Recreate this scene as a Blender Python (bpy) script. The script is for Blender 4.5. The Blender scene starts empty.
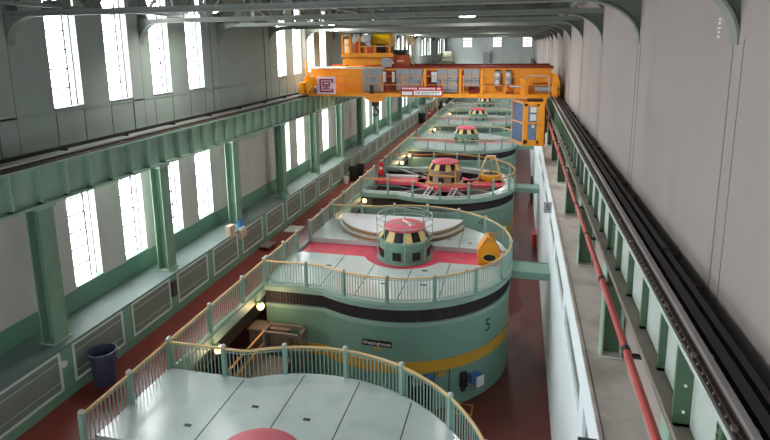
import bpy, bmesh, math, random
from mathutils import Vector, Matrix
random.seed(4)
PI = math.pi
scene = bpy.context.scene
COL = scene.collection

# ------------------------------------------------------------------ materials
def lin(c):
    r = []
    for v in c:
        v = v / 255.0
        r.append(v / 12.92 if v <= 0.04045 else ((v + 0.055) / 1.055) ** 2.4)
    return (r[0], r[1], r[2], 1.0)

def mat(name, rgb, rough=0.5, metal=0.0, var=0.12, scale=1.5, bump=0.0, spec=0.5, dirt=None, dirt_amt=0.0, bscale=25.0):
    m = bpy.data.materials.new(name); m.use_nodes = True
    nt = m.node_tree; N = nt.nodes; L = nt.links
    b = N['Principled BSDF']
    b.inputs['Roughness'].default_value = rough
    b.inputs['Metallic'].default_value = metal
    b.inputs['Specular IOR Level'].default_value = spec
    c = lin(rgb)
    geo = N.new('ShaderNodeNewGeometry')
    nz = N.new('ShaderNodeTexNoise'); nz.inputs['Scale'].default_value = scale
    nz.inputs['Detail'].default_value = 6.0; nz.inputs['Roughness'].default_value = 0.6
    L.new(geo.outputs['Position'], nz.inputs['Vector'])
    rp = N.new('ShaderNodeValToRGB')
    rp.color_ramp.elements[0].position = 0.3; rp.color_ramp.elements[1].position = 0.7
    rp.color_ramp.elements[0].color = tuple(x * (1 - var) for x in c[:3]) + (1,)
    rp.color_ramp.elements[1].color = tuple(min(1, x * (1 + var)) for x in c[:3]) + (1,)
    L.new(nz.outputs['Fac'], rp.inputs['Fac'])
    out = rp.outputs['Color']
    if dirt:
        n2 = N.new('ShaderNodeTexNoise'); n2.inputs['Scale'].default_value = 0.9
        n2.inputs['Detail'].default_value = 8.0
        mp = N.new('ShaderNodeMapping'); mp.inputs['Scale'].default_value = (1.0, 1.0, 0.35)
        L.new(geo.outputs['Position'], mp.inputs['Vector']); L.new(mp.outputs['Vector'], n2.inputs['Vector'])
        r2 = N.new('ShaderNodeValToRGB')
        r2.color_ramp.elements[0].position = 0.52; r2.color_ramp.elements[1].position = 0.75
        r2.color_ramp.elements[1].color = (dirt_amt,) * 3 + (1,)
        L.new(n2.outputs['Fac'], r2.inputs['Fac'])
        mx = N.new('ShaderNodeMix'); mx.data_type = 'RGBA'
        L.new(r2.outputs['Color'], mx.inputs['Factor']); L.new(out, mx.inputs['A'])
        mx.inputs['B'].default_value = lin(dirt)
        out = mx.outputs['Result']
    L.new(out, b.inputs['Base Color'])
    if bump > 0:
        n3 = N.new('ShaderNodeTexNoise'); n3.inputs['Scale'].default_value = bscale; n3.inputs['Detail'].default_value = 4
        L.new(geo.outputs['Position'], n3.inputs['Vector'])
        bp = N.new('ShaderNodeBump'); bp.inputs['Strength'].default_value = bump; bp.inputs['Distance'].default_value = 0.02
        L.new(n3.outputs['Fac'], bp.inputs['Height']); L.new(bp.outputs['Normal'], b.inputs['Normal'])
    return m

def emit(name, rgb, strength, grid=0.0):
    m = bpy.data.materials.new(name); m.use_nodes = True
    nt = m.node_tree; N = nt.nodes; L = nt.links
    for n in list(N): N.remove(n)
    o = N.new('ShaderNodeOutputMaterial'); e = N.new('ShaderNodeEmission')
    e.inputs['Strength'].default_value = strength
    geo = N.new('ShaderNodeNewGeometry'); nz = N.new('ShaderNodeTexNoise'); nz.inputs['Scale'].default_value = 1.3
    L.new(geo.outputs['Position'], nz.inputs['Vector'])
    rp = N.new('ShaderNodeValToRGB'); c = lin(rgb)
    rp.color_ramp.elements[0].color = tuple(x * 0.93 for x in c[:3]) + (1,)
    rp.color_ramp.elements[1].color = c
    L.new(nz.outputs['Fac'], rp.inputs['Fac']); L.new(rp.outputs['Color'], e.inputs['Color'])
    L.new(e.outputs['Emission'], o.inputs['Surface'])
    return m

WIN = 13.0
M = dict(
    wall_low=mat('plaster_warm_grey', (196, 192, 188), 0.85, var=0.06, scale=0.6, bump=0.05, dirt=(160, 158, 152), dirt_amt=0.4),
    wall_far=mat('end_wall_grey_green', (196, 204, 198), 0.85, var=0.05, scale=0.4),
    wall=mat('plaster_grey_green', (148, 158, 150), 0.85, var=0.06, scale=0.6, bump=0.05, dirt=(136, 138, 132), dirt_amt=0.4),
    wall_r=mat('panel_warm_grey', (156, 147, 142), 0.85, var=0.05, scale=0.5, bump=0.05, dirt=(136, 127, 122), dirt_amt=0.45),
    wall_white=mat('white_wall_paint', (238, 249, 255), 0.6, var=0.03, scale=0.6),
    wain=mat('wainscot_green', (104, 146, 124), 0.6, var=0.08),
    green=mat('girder_green', (146, 174, 156), 0.5, var=0.07, scale=2.0, dirt=(96, 116, 104), dirt_amt=0.35),
    cgreen=mat('column_green', (118, 150, 128), 0.5, var=0.08, scale=2.0, dirt=(92, 112, 98), dirt_amt=0.4),
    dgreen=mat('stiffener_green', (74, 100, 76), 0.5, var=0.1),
    house=mat('housing_green', (122, 160, 144), 0.42, var=0.06, scale=0.9),
    rim=mat('rim_green', (146, 176, 164), 0.45, var=0.06),
    post=mat('railing_green', (136, 168, 156), 0.45, var=0.06),
    ball=mat('post_cap_grey', (190, 196, 190), 0.4, var=0.05),
    hand=mat('handrail_tan', (214, 184, 132), 0.4, var=0.08),
    orail=mat('handrail_orange', (214, 140, 62), 0.4, var=0.08),
    deck=mat('deck_plate_grey_green', (188, 202, 200), 0.2, spec=1.0, var=0.06, scale=0.8, dirt=(138, 160, 152), dirt_amt=0.45, bump=0.03),
    pink=mat('walkway_pink', (214, 66, 92), 0.42, var=0.08, scale=1.2, dirt=(226, 150, 160), dirt_amt=0.4),
    lid=mat('lid_pink', (206, 86, 104), 0.45, var=0.06),
    cream=mat('shutter_cream', (228, 200, 132), 0.5, var=0.05),
    black=mat('opening_black', (22, 24, 26), 0.5, var=0.2),
    vent=mat('vent_band_dark', (60, 52, 58), 0.65, var=0.2, scale=6.0),
    joint_r=mat('wall_joint_brown', (134, 120, 114), 0.85, var=0.05),
    joint=mat('wall_joint_grey', (112, 104, 100), 0.8, var=0.05),
    web=mat('girder_web_lit', (184, 196, 188), 0.5, var=0.05),  # girder green made paler, strong window light is put into the colour
    seam=mat('seam_dark', (52, 60, 60), 0.7, var=0.1),
    stripe=mat('yellow_stripe', (206, 158, 50), 0.45, var=0.07),
    yellow=mat('machine_yellow', (230, 176, 40), 0.4, var=0.06),
    orange=mat('crane_orange', (236, 152, 24), 0.4, var=0.06, scale=1.0),
    dorange=mat('crane_orange_red', (206, 92, 24), 0.45, var=0.15, scale=3.0),
    lmetal=mat('bright_cover_grey', (206, 210, 214), 0.3, var=0.05),
    tan=mat('cover_edge_tan', (176, 148, 112), 0.6, var=0.1),
    red_floor=mat('red_walkway_floor', (128, 52, 42), 0.3, var=0.14, scale=2.2, dirt=(96, 40, 34), dirt_amt=0.6, bump=0.04),
    low_floor=mat('red_lower_floor', (98, 42, 38), 0.35, var=0.16, scale=1.5, dirt=(82, 54, 50), dirt_amt=0.6, bump=0.04),
    ledge=mat('ledge_concrete', (204, 199, 190), 0.85, var=0.1, scale=2.0, dirt=(140, 130, 118), dirt_amt=0.75, bump=0.1),
    bench=mat('bench_top_grey_green', (104, 122, 116), 0.6, var=0.1, scale=1.5, dirt=(132, 142, 140), dirt_amt=0.4),
    cab=mat('radiator_green', (118, 156, 134), 0.5, var=0.06),
    grille=mat('grille_grey', (124, 130, 120), 0.6, var=0.25, scale=22.0),
    gframe=mat('grille_frame_pale', (206, 218, 210), 0.45, var=0.05),
    truss=mat('truss_pale_green', (128, 134, 126), 0.6, var=0.1, scale=1.5),
    trussd=mat('truss_web_green', (92, 98, 90), 0.65, var=0.15, scale=1.5, dirt=(132, 104, 76), dirt_amt=0.5),
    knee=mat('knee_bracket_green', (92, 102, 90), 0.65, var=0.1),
    ceil=mat('ceiling_dark_green', (84, 90, 86), 0.85, var=0.12, scale=0.8),
    railbrown=mat('rail_bed_brown', (72, 58, 52), 0.7, var=0.2, scale=5.0),
    steel=mat('rail_steel', (168, 166, 166), 0.35, metal=0.6, var=0.08),
    dsteel=mat('dark_steel', (44, 40, 40), 0.5, metal=0.2, var=0.2, scale=4.0),
    clip=mat('clip_steel', (126, 116, 106), 0.5, metal=0.3, var=0.1),
    dusty=mat('flange_dusty_brown', (140, 130, 120), 0.8, var=0.1),
    redpipe=mat('red_pipe', (196, 84, 80), 0.4, var=0.06),
    gcab=mat('cabinet_grey', (150, 154, 158), 0.45, var=0.04),
    brown=mat('crane_rust_red', (140, 44, 26), 0.55, var=0.15),
    glass=mat('tinted_glass', (92, 112, 140), 0.12, var=0.15, scale=2.5, spec=0.8),
    white=mat('paint_white', (236, 236, 236), 0.5, var=0.02),
    maroon=mat('logo_maroon', (150, 24, 70), 0.5, var=0.05),
    signred=mat('sign_red', (172, 22, 44), 0.5, var=0.05),
    pinkish=mat('sign_pale_pink', (240, 214, 226), 0.5, var=0.03),
    silver=mat('drum_silver', (196, 200, 204), 0.25, metal=0.7, var=0.05),
    hood=mat('hood_yellow', (250, 210, 20), 0.35, var=0.05),
    bin=mat('bin_blue', (62, 66, 88), 0.5, var=0.08),
    binin=mat('bin_inside', (34, 36, 46), 0.7, var=0.1),
    steelbrown=mat('brown_grey_steel', (120, 108, 104), 0.6, var=0.12, scale=4.0),
    red=mat('extinguisher_red', (196, 30, 34), 0.35, var=0.06),
    blue=mat('gauge_blue', (70, 116, 172), 0.4, var=0.05),
    card=mat('cardboard', (206, 180, 158), 0.7, var=0.06),
    paper=mat('paper_grey', (214, 214, 206), 0.8, var=0.05),
    cream2=mat('hoist_cream', (208, 206, 180), 0.5, var=0.08),
    pit=mat('pit_dark', (70, 68, 70), 0.7, var=0.3, scale=3.0),
    tanblock=mat('exciter_tan_grey', (170, 158, 140), 0.5, var=0.08),
    frame=mat('window_frame_grey', (120, 122, 122), 0.6, var=0.1),
    mull=mat('muntin_dark', (74, 70, 76), 0.6, var=0.1),
    pane=emit('frosted_daylit_pane', (250, 252, 255), WIN),
    pane_far=emit('far_daylit_pane', (246, 238, 246), 1.4),
    lamp=emit('lamp_diffuser', (255, 255, 255), 14.0),
    globe=emit('warm_globe', (255, 206, 130), 6.0),
)

# ------------------------------------------------------------------ mesh helpers
def box(b, x0, x1, y0, y1, z0, z1, mx=None):
    p = [(x0, y0, z0), (x1, y0, z0), (x1, y1, z0), (x0, y1, z0), (x0, y0, z1), (x1, y0, z1), (x1, y1, z1), (x0, y1, z1)]
    if mx is not None: p = [mx @ Vector(q) for q in p]
    v = [b.verts.new(q) for q in p]
    for f in ((3, 2, 1, 0), (4, 5, 6, 7), (0, 1, 5, 4), (1, 2, 6, 5), (2, 3, 7, 6), (3, 0, 4, 7)):
        b.faces.new([v[i] for i in f])

def bar(b, p, q, w, h=None, up=(0, 0, 1)):
    """rectangular bar between two points"""
    h = h or w
    p = Vector(p); q = Vector(q); d = q - p; l = d.length
    if l < 1e-6: return
    d.normalize(); u = Vector(up)
    if abs(d.dot(u)) > 0.98: u = Vector((0, 1, 0))
    s = d.cross(u).normalized(); u = s.cross(d).normalized()
    mx = Matrix((s, d, u)).transposed().to_4x4(); mx.translation = p
    box(b, -w / 2, w / 2, 0, l, -h / 2, h / 2, mx)

def cyl(b, p, q, r, r2=None, seg=16, caps=True):
    r2 = r if r2 is None else r2
    p = Vector(p); q = Vector(q); d = (q - p).normalized()
    u = Vector((0, 0, 1)) if abs(d.z) < 0.9 else Vector((1, 0, 0))
    s = d.cross(u).normalized(); t = s.cross(d)
    A = []; B = []
    for i in range(seg):
        a = 2 * PI * i / seg; o = s * math.cos(a) + t * math.sin(a)
        A.append(b.verts.new(p + o * r)); B.append(b.verts.new(q + o * r2))
    for i in range(seg):
        j = (i + 1) % seg
        b.faces.new((A[i], B[i], B[j], A[j]))
    if caps:
        b.faces.new(A); b.faces.new(B[::-1])

def tube(b, pts, r, seg=8, closed=False):
    pts = [Vector(p) for p in pts]; n = len(pts); rings = []
    prev = None
    for i, p in enumerate(pts):
        if closed: d = pts[(i + 1) % n] - pts[i - 1]
        else: d = pts[min(i + 1, n - 1)] - pts[max(i - 1, 0)]
        d.normalize()
        u = prev if prev is not None else (Vector((0, 0, 1)) if abs(d.z) < 0.9 else Vector((1, 0, 0)))
        s = d.cross(u)
        if s.length < 1e-4: s = d.cross(Vector((0, 1, 0)))
        s.normalize(); t = s.cross(d).normalized(); prev = t
        rings.append([b.verts.new(p + (s * math.cos(2 * PI * k / seg) + t * math.sin(2 * PI * k / seg)) * r) for k in range(seg)])
    for i in range(n if closed else n - 1):
        A = rings[i]; B = rings[(i + 1) % n]
        for k in range(seg):
            b.faces.new((A[k], A[(k + 1) % seg], B[(k + 1) % seg], B[k]))
    if not closed:
        b.faces.new(rings[0][::-1]); b.faces.new(rings[-1])

def lathe(b, prof, seg=40, c=(0, 0, 0), cap=True):
    rings = []
    for r, z in prof:
        rings.append([b.verts.new((c[0] + r * math.cos(2 * PI * k / seg), c[1] + r * math.sin(2 * PI * k / seg), c[2] + z)) for k in range(seg)])
    for A, B in zip(rings, rings[1:]):
        for k in range(seg):
            j = (k + 1) % seg
            b.faces.new((A[k], A[j], B[j], B[k]))
    if cap:
        b.faces.new(rings[0][::-1]); b.faces.new(rings[-1])

def prism(b, poly, z0, z1, mx=None):
    f = (lambda p: mx @ Vector(p)) if mx is not None else Vector
    A = [b.verts.new(f((x, y, z0))) for x, y in poly]; B = [b.verts.new(f((x, y, z1))) for x, y in poly]
    n = len(poly)
    f1 = b.faces.new(A[::-1]); f2 = b.faces.new(B)
    for i in range(n):
        b.faces.new((A[i], A[(i + 1) % n], B[(i + 1) % n], B[i]))
    if n > 4:
        f1.normal_update(); f2.normal_update()
        bmesh.ops.triangulate(b, faces=[f1, f2], ngon_method='EAR_CLIP')

def prism_xz(b, poly, y0, y1):
    prism(b, poly, 0, 1, Matrix(((1, 0, 0, 0), (0, 0, y0 - y1, y1), (0, 1, 0, 0), (0, 0, 0, 1))))

def band(b, A, B, z0, z1):
    """solid band between two open paths of equal length"""
    n = len(A); R = []
    for p, q in zip(A, B):
        R.append([b.verts.new((p[0], p[1], z0)), b.verts.new((q[0], q[1], z0)), b.verts.new((q[0], q[1], z1)), b.verts.new((p[0], p[1], z1))])
    for i in range(n - 1):
        for k in range(4):
            b.faces.new((R[i][k], R[i][(k + 1) % 4], R[i + 1][(k + 1) % 4], R[i + 1][k]))
    b.faces.new(R[0][::-1]); b.faces.new(R[-1])

def obj(name, b, m, parent=None, smooth=True, loc=(0, 0, 0), rotz=0):
    bmesh.ops.recalc_face_normals(b, faces=b.faces[:])
    me = bpy.data.meshes.new(name); b.to_mesh(me); b.free()
    me.materials.append(m)
    if smooth:
        me.polygons.foreach_set('use_smooth', [True] * len(me.polygons))
        me.set_sharp_from_angle(angle=math.radians(32))
    o = bpy.data.objects.new(name, me); COL.objects.link(o)
    o.location = loc; o.rotation_euler = (0, 0, rotz)
    if parent: o.parent = parent
    return o

def bm(): return bmesh.new()

def part(name, m, parent, fn, *a, **k):
    b = bm(); fn(b, *a, **k); return obj(name, b, m, parent)

def tag(o, label, cat, group=None, kind=None):
    o['label'] = label; o['category'] = cat
    if group: o['group'] = group
    if kind: o['kind'] = kind
    return o

def thing(name, label, cat, loc=(0, 0, 0), rotz=0, group=None, kind=None):
    o = bpy.data.objects.new(name, None); COL.objects.link(o); o.empty_display_size = 0.2
    o.location = loc; o.rotation_euler = (0, 0, rotz)
    return tag(o, label, cat, group, kind)

def kids(o): return [c for c in bpy.data.objects if c.parent == o]

def copy_tree(o, parent=None):
    c = o.copy(); COL.objects.link(c)
    if parent: c.parent = parent
    for ch in kids(o): copy_tree(ch, c)
    return c

def struct(name, b, m, label, cat):
    return tag(obj(name, b, m), label, cat, kind='structure')

def text_part(name, s, size, m, parent, mx, extrude=0.006, align='CENTER'):
    cu = bpy.data.curves.new(name, 'FONT'); cu.body = s; cu.size = size; cu.extrude = extrude
    cu.align_x = align; cu.align_y = 'CENTER'
    t = bpy.data.objects.new(name, cu); COL.objects.link(t)
    dg = bpy.context.evaluated_depsgraph_get()
    me = bpy.data.meshes.new_from_object(t.evaluated_get(dg))
    bpy.data.objects.remove(t); bpy.data.curves.remove(cu)
    me.transform(mx); me.materials.clear(); me.materials.append(m)
    o = bpy.data.objects.new(name, me); COL.objects.link(o)
    if parent: o.parent = parent
    return o

ORD = ['nearest', 'second', 'third', 'fourth', 'fifth', 'sixth', 'seventh', 'eighth', 'ninth', 'tenth', 'eleventh', 'twelfth', 'thirteenth',
       'fourteenth', 'fifteenth', 'sixteenth', 'seventeenth', 'eighteenth', 'nineteenth', 'twentieth', 'twenty-first', 'twenty-second',
       'twenty-third', 'twenty-fourth', 'twenty-fifth', 'twenty-sixth', 'twenty-seventh', 'twenty-eighth', 'twenty-ninth', 'thirtieth']

# ------------------------------------------------------------------ dimensions
XW = -13.8            # left wall face
XR = 2.42             # right wall face
YN, YF = -3.0, 108.0
ZC = 12.7             # ceiling
XWALK = -10.35        # walkway edge
XRAD = -12.45         # radiator front
ZB = 1.6              # bench top
LOW = -4.8
TRY = [7.4 + 5.6 * k for k in range(18)]
UY = [9.6, 25.0, 40.1, 57.0, 73.6, 89.6]
UX = -5.15

# ------------------------------------------------------------------ setting
wy = []
base = [14.25, 16.67, 19.1, 21.55]
for k in range(-1, 6):
    for q in base:
        y = q + 16.55 * k
        if YN < y < YF - 2: wy.append(y)
WW = 1.2
b = bm()
rows = [(2.32, 5.75), (8.15, 12.3)]
def wallband(z0, z1): box(b, XW - 0.4, XW, YN, YF, z0, z1)
def openings(z0, z1):
    e = [YN]
    for y in wy: e += [y, y + WW]
    e.append(YF)
    for k in range(0, len(e), 2): box(b, XW - 0.4, XW, e[k], e[k + 1], z0, z1)
wallband(LOW, 2.32); openings(*rows[0]); wallband(5.75, 6.9)
struct('wall_left_lower', b, M['wall_low'], 'warm grey lower part of the left wall under the crane girder', 'wall')
b = bm(); wallband(6.9, 8.15); openings(*rows[1]); wallband(12.3, ZC)
for k, y in enumerate(TRY):                       # shallow pilaster strips
    box(b, XW, XW + 0.025, y - 0.75, y - 0.15, 6.9, ZC)
box(b, XW, XW + 0.025, YN, YF, 8.02, 8.07)
struct('wall_left', b, M['wall'], 'grey-green upper part of the left wall with its row of tall windows', 'wall')
b = bm()
for y in wy:
    for q in (0.02, WW - 0.02): box(b, XW, XW + 0.012, y + q - 0.012, y + q + 0.012, 6.9, 8.02)
for y in TRY: box(b, XW, XW + 0.03, y - 0.762, y - 0.745, 6.9, ZC); box(b, XW, XW + 0.03, y - 0.155, y - 0.14, 6.9, ZC)
struct('trim_5', b, M['joint'], 'thin vertical joints on the upper left wall', 'wall trim')
b = bm(); box(b, XW, XW + 0.02, YN, YF, ZB, 2.26)
struct('trim_1', b, M['wain'], 'green painted band below the lower windows of the left wall', 'wall trim')
n = 0
for (z0, z1), rn in zip(rows, ('lower', 'upper')):
    for i, y in enumerate(wy):
        n += 1
        w = thing('window_%d' % n, 'tall narrow glowing window, %s in the %s row of the left wall' % (ORD[i], rn), 'window', (XW - 0.3, y, z0), kind='structure')
        b = bm(); h = z1 - z0
        box(b, -0.03, 0.0, 0, WW, 0, h); obj('pane', b, M['pane'], w)
        b = bm()
        nb = int(round(h / 0.62))
        for k in range(1, nb): box(b, 0.0, 0.05, 0.03, WW * 0.8, h * k / nb - 0.024, h * k / nb + 0.024)
        box(b, 0.0, 0.05, WW * 0.78, WW * 0.78 + 0.06, 0, h)
        obj('muntin_bars', b, M['mull'], w)
        b = bm()
        box(b, 0.0, 0.06, 0, 0.04, 0, h); box(b, 0.0, 0.06, WW - 0.03, WW, 0, h)
        obj('window_frame', b, M['frame'], w)
        b = bm(); box(b, 0.0, 0.33, 0.0, WW, -0.02, 0.015); obj('window_sill', b, M['wain'] if rn == 'lower' else M['frame'], w)

# right wall
b = bm(); box(b, XR, XR + 0.4, YN, YF, 2.6, ZC)
struct('wall_right', b, M['wall_r'], 'tall plain warm grey panelled wall above the right crane girder', 'wall')
b = bm()
for y in TRY: box(b, XR - 0.006, XR, y + 0.02, y + 0.045, 6.0, 10.0); box(b, XR - 0.006, XR, y - 0.3, y - 0.29, 6.5, 10.0)
struct('trim_2', b, M['joint_r'], 'thin dark vertical joints on the right grey wall', 'wall trim')
b = bm()
for k, (w_, h_) in enumerate(((0.05, 0.04), (0.03, 0.04), (0.06, 0.03), (0.04, 0.05), (0.05, 0.03))): box(b, XR - 0.004, XR, 7.98 - w_, 7.98 + w_, 10.02 + 0.055 * k, 10.02 + 0.055 * k + h_ * 0.8)
struct('trim_6', b, M['paper'], 'faint pale stencil marking high on the right wall', 'wall marking')
# white gallery wall with clerestory strips
SL = [(3.5, 6.9), (7.4, 11.8), (12.6, 17.0), (17.9, 22.2), (23.0, 27.3), (28.1, 32.4), (33.2, 37.5), (38.3, 42.6)]
SZ0, SZ1 = 1.3, 2.05
b = bm()
box(b, 1.60, 1.95, YN, YF, LOW, SZ0); box(b, 1.60, 1.95, YN, YF, SZ1, 3.06)
e = [YN]
for a, c in SL: e += [a, c]
e.append(YF)
for k in range(0, len(e), 2): box(b, 1.60, 1.95, e[k], e[k + 1], SZ0, SZ1)
struct('wall_gallery', b, M['wall_white'], 'long white painted lower wall beside the generators', 'wall')
b = bm(); box(b, 1.575, 1.64, YN, YF, 3.03, 3.11)
struct('trim_3', b, M['ledge'], 'pale coping strip along the top of the white lower wall', 'wall trim')
for i, (a, c) in enumerate(SL):
    n += 1
    w = thing('window_%d' % n, 'long low green-grey strip window, %s in the white lower wall' % ORD[i], 'window', (1.68, a, SZ0), kind='structure')
    b = bm(); box(b, 0, 0.03, 0, c - a, 0, SZ1 - SZ0); obj('pane', b, M['bench'], w)
    b = bm(); box(b, -0.04, 0.0, 0, c - a, 0, 0.04); box(b, -0.04, 0.0, 0, c - a, SZ1 - SZ0 - 0.04, SZ1 - SZ0); obj('window_frame', b, M['gframe'], w)
b = bm(); box(b, 1.95, XR, YN, YF, 2.8, 3.06); box(b, 1.66, XR, YN, YF, 3.06, 3.09)
struct('floor_ledge', b, M['ledge'], 'stained concrete ledge under the right crane girder', 'ledge')
# far wall, ceiling, floors
b = bm(); box(b, XW - 0.4, XR + 0.4, YF, YF + 0.4, LOW, ZC)
for x in (-12.2, -8.3, -7.2, -3.4, -0.2): box(b, x - 0.12, x + 0.12, YF - 0.08, YF, 0, ZC)
struct('wall_far', b, M['wall_far'], 'grey-green end wall with three small windows', 'wall')
for i, x in enumerate((-9.75, -4.25, 1.15)):
    n += 1
    w = thing('window_%d' % n, 'small square pale window, %s on the end wall' % ('leftmost', 'middle one', 'rightmost')[i], 'window', (x, YF - 0.02, 9.1), kind='structure')
    b = bm(); box(b, -0.85, 0.85, -0.02, 0.02, 0, 1.95); obj('pane', b, M['pane_far'], w)
    b = bm()
    for k in range(5): box(b, -0.85 + 1.7 * k / 4 - 0.04, -0.85 + 1.7 * k / 4 + 0.04, -0.07, -0.02, 0, 1.95)
    for k in range(4): box(b, -0.85, 0.85, -0.07, -0.02, 1.95 * k / 3 - 0.04, 1.95 * k / 3 + 0.04)
    obj('window_frame', b, M['frame'], w)
b = bm(); box(b, XW - 0.4, XR + 0.4, YN, YF + 0.4, ZC, ZC + 0.3)
for y in [YN + 1.4 * k for k in range(80)]: box(b, XW, XR, y, y + 0.14, ZC - 0.16, ZC)
struct('ceiling', b, M['ceil'], 'dark green-grey roof deck above the trusses', 'ceiling')
b = bm(); box(b, XW - 0.4, 1.95, YN, YF, LOW - 0.3, LOW)
struct('floor', b, M['low_floor'], 'dark red lower floor around the generator housings', 'floor')
b = bm(); box(b, XW, XWALK - 0.1, YN, YF, -0.25, 0.0)
struct('floor_walkway', b, M['red_floor'], 'worn red painted walkway along the left wall', 'floor')
b = bm(); box(b, XWALK - 0.1, XWALK, YN, YF, -0.55, 0.03); box(b, XWALK, XWALK + 0.03, YN, YF, -0.16, -0.12); box(b, XWALK - 0.4, XWALK - 0.1, YN, YF, -0.55, -0.25)
struct('trim_4', b, M['rim'], 'green edge beam along the walkway', 'edge beam')

# ------------------------------------------------------------------ crane girders, columns, rails
def girder(name, label, xw, xf0, xf1, side, step, y0, m, mw, proj):
    t = thing(name, label, 'crane girder', (0, 0, 0))
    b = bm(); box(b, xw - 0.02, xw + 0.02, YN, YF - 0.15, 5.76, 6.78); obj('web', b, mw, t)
    b = bm(); box(b, xf0, xf1, YN, YF - 0.15, 6.78, 6.84); obj('top_flange', b, m, t)
    b = bm(); box(b, xf0, xf1, YN, YF - 0.15, 5.70, 5.76); obj('bottom_flange', b, M['dusty'] if side < 0 else m, t)
    k = 0; y = y0; cnt = 0
    while y < YF - 0.6 and cnt < 95:
        b = bm()
        xe = xw + side * (0.2 if (side < 0 and cnt == 3) else proj)
        xa, xb = sorted((xw + side * 0.02, xe))
        box(b, xa, xb, y - 0.03, y + 0.03, 5.76, 6.78)
        box(b, xa, xb - 0.0, y - 0.03, y + 0.03, 5.76, 5.80)
        if cnt % 6 == 2:   # splice with rivets
            box(b, xw + side * 0.02 - 0.01, xw + side * 0.02 + 0.01, y - 0.32, y + 0.32, 5.8, 6.74)
            for q in range(9):
                for s in (-0.27, -0.2, 0.2, 0.27):
                    box(b, xw + side * 0.03 - 0.015, xw + side * 0.03 + 0.015, y + s - 0.015, y + s + 0.015, 5.86 + 0.1 * q, 5.89 + 0.1 * q)
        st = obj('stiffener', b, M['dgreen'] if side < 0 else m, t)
        if side < 0 and cnt == 3:
            b = bm()
            for z in (5.95, 6.27, 6.6): cyl(b, (xw - 0.1, y - 0.05, z), (xw - 0.1, y - 0.03, z), 0.016, seg=8)
            obj('bolts', b, M['white'], st)
        y += step; cnt += 1
    return t
girder('crane_girder', 'green riveted plate girder carrying the crane rail along the left wall', -12.9, -13.15, -12.65, 1, 0.933, 8.6 - 0.933 * 6, M['green'], M['green'], 0.2)
girder('crane_girder', 'green plate girder with window-lit web and dusty flange along the right wall', 1.98, 1.75, 2.24, -1, 1.12, 6.2 - 1.12 * 3, M['web'], M['web'], 0.11)

def crane_rail(label, x, w):
    t = thing('crane_rail', label, 'crane rail', (x, 0, 6.84))
    b = bm(); box(b, -w, w, YN, YF - 0.2, 0, 0.03); obj('rail_bed', b, M['railbrown'], t)
    b = bm(); box(b, -0.065, 0.065, YN, YF - 0.2, 0.03, 0.05); box(b, -0.02, 0.02, YN, YF - 0.2, 0.05, 0.10); obj('rail_foot', b, M['railbrown'], t)
    b = bm(); box(b, -0.03, 0.03, YN, YF - 0.2, 0.10, 0.15); obj('rail_head', b, M['steel'], t)
    b = bm()
    y = 3.0
    while y < 60:
        for s in (-1, 1):
            cyl(b, (s * 0.088, y, 0.03), (s * 0.088, y, 0.055), 0.011, seg=6)
            if int(y / 0.16) % 7 == 0: box(b, s * 0.075 - 0.025, s * 0.075 + 0.025, y - 0.03, y + 0.03, 0.03, 0.06)
        y += 0.16
    o = obj('rail_clips', b, M['clip'], t); o['kind'] = 'stuff'
crane_rail('steel crane rail on dark bed on top of the right girder', 1.87, 0.105)
crane_rail('steel crane rail on top of the left girder', -12.9, 0.2)
for i, (x, z, r) in enumerate(((2.03, 6.90, 0.055), (2.19, 6.91, 0.04))):
    t = thing('conductor_rail', ('thick black conductor rail lying beside the right crane rail', 'slim black conductor rail bracketed to the right grey wall')[i], 'conductor rail', (x, 0, z))
    b = bm(); box(b, -r, r, YN, YF, -r * 1.1, r * 1.1); obj('bar', b, M['dsteel'], t)
    for q in range(16):
        y = 7.6 + 4.4 * q + 1.1 * i
        b = bm(); box(b, -0.03, XR - x, y - 0.03, y + 0.03, -0.09, -0.04); box(b, -r - 0.01, r + 0.01, y - 0.05, y + 0.05, -0.06, 0.065 if i else 0.055); obj('bracket', b, M['railbrown'], t)
t = thing('conductor_rail', 'dark conductor rail along the left wall above the girder', 'conductor rail', (-13.5, 0, 7.0))
b = bm(); box(b, -0.05, 0.05, YN, YF, -0.05, 0.05); obj('bar', b, M['dsteel'], t)
for q in range(24):
    b = bm(); box(b, -0.32, 0.03, 3 + 2.8 * q - 0.03, 3 + 2.8 * q + 0.03, -0.12, -0.05); obj('bracket', b, M['railbrown'], t)

# left columns
def left_column(i, y):
    t = thing('steel_column', '%s green riveted steel column under the left crane girder' % ORD[i], 'column', (-12.95, y, ZB), group=None)
    b = bm(); box(b, -0.2, 0.2, -0.02, 0.02, 0, 4.1); obj('web', b, M['cgreen'], t)
    for s in (-1, 1):
        b = bm(); box(b, s * 0.2 - 0.02, s * 0.2 + 0.02, -0.26, 0.26, 0, 4.1)
        if s == 1:
            for q in range(26):
                for w in (-0.21, -0.07, 0.07, 0.21):
                    box(b, 0.215, 0.232, w - 0.014, w + 0.014, 0.1 + 0.155 * q, 0.128 + 0.155 * q)
        obj('flange', b, M['cgreen'], t)
    b = bm(); box(b, -0.27, 0.27, -0.32, 0.32, 0, 0.05); obj('base_plate', b, M['green'], t)
    b = bm(); box(b, -0.27, 0.27, -0.32, 0.32, 4.0, 4.1); obj('cap_plate', b, M['green'], t)
for i in range(17): left_column(i, 12.4 + 5.42 * (i - 1))
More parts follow.
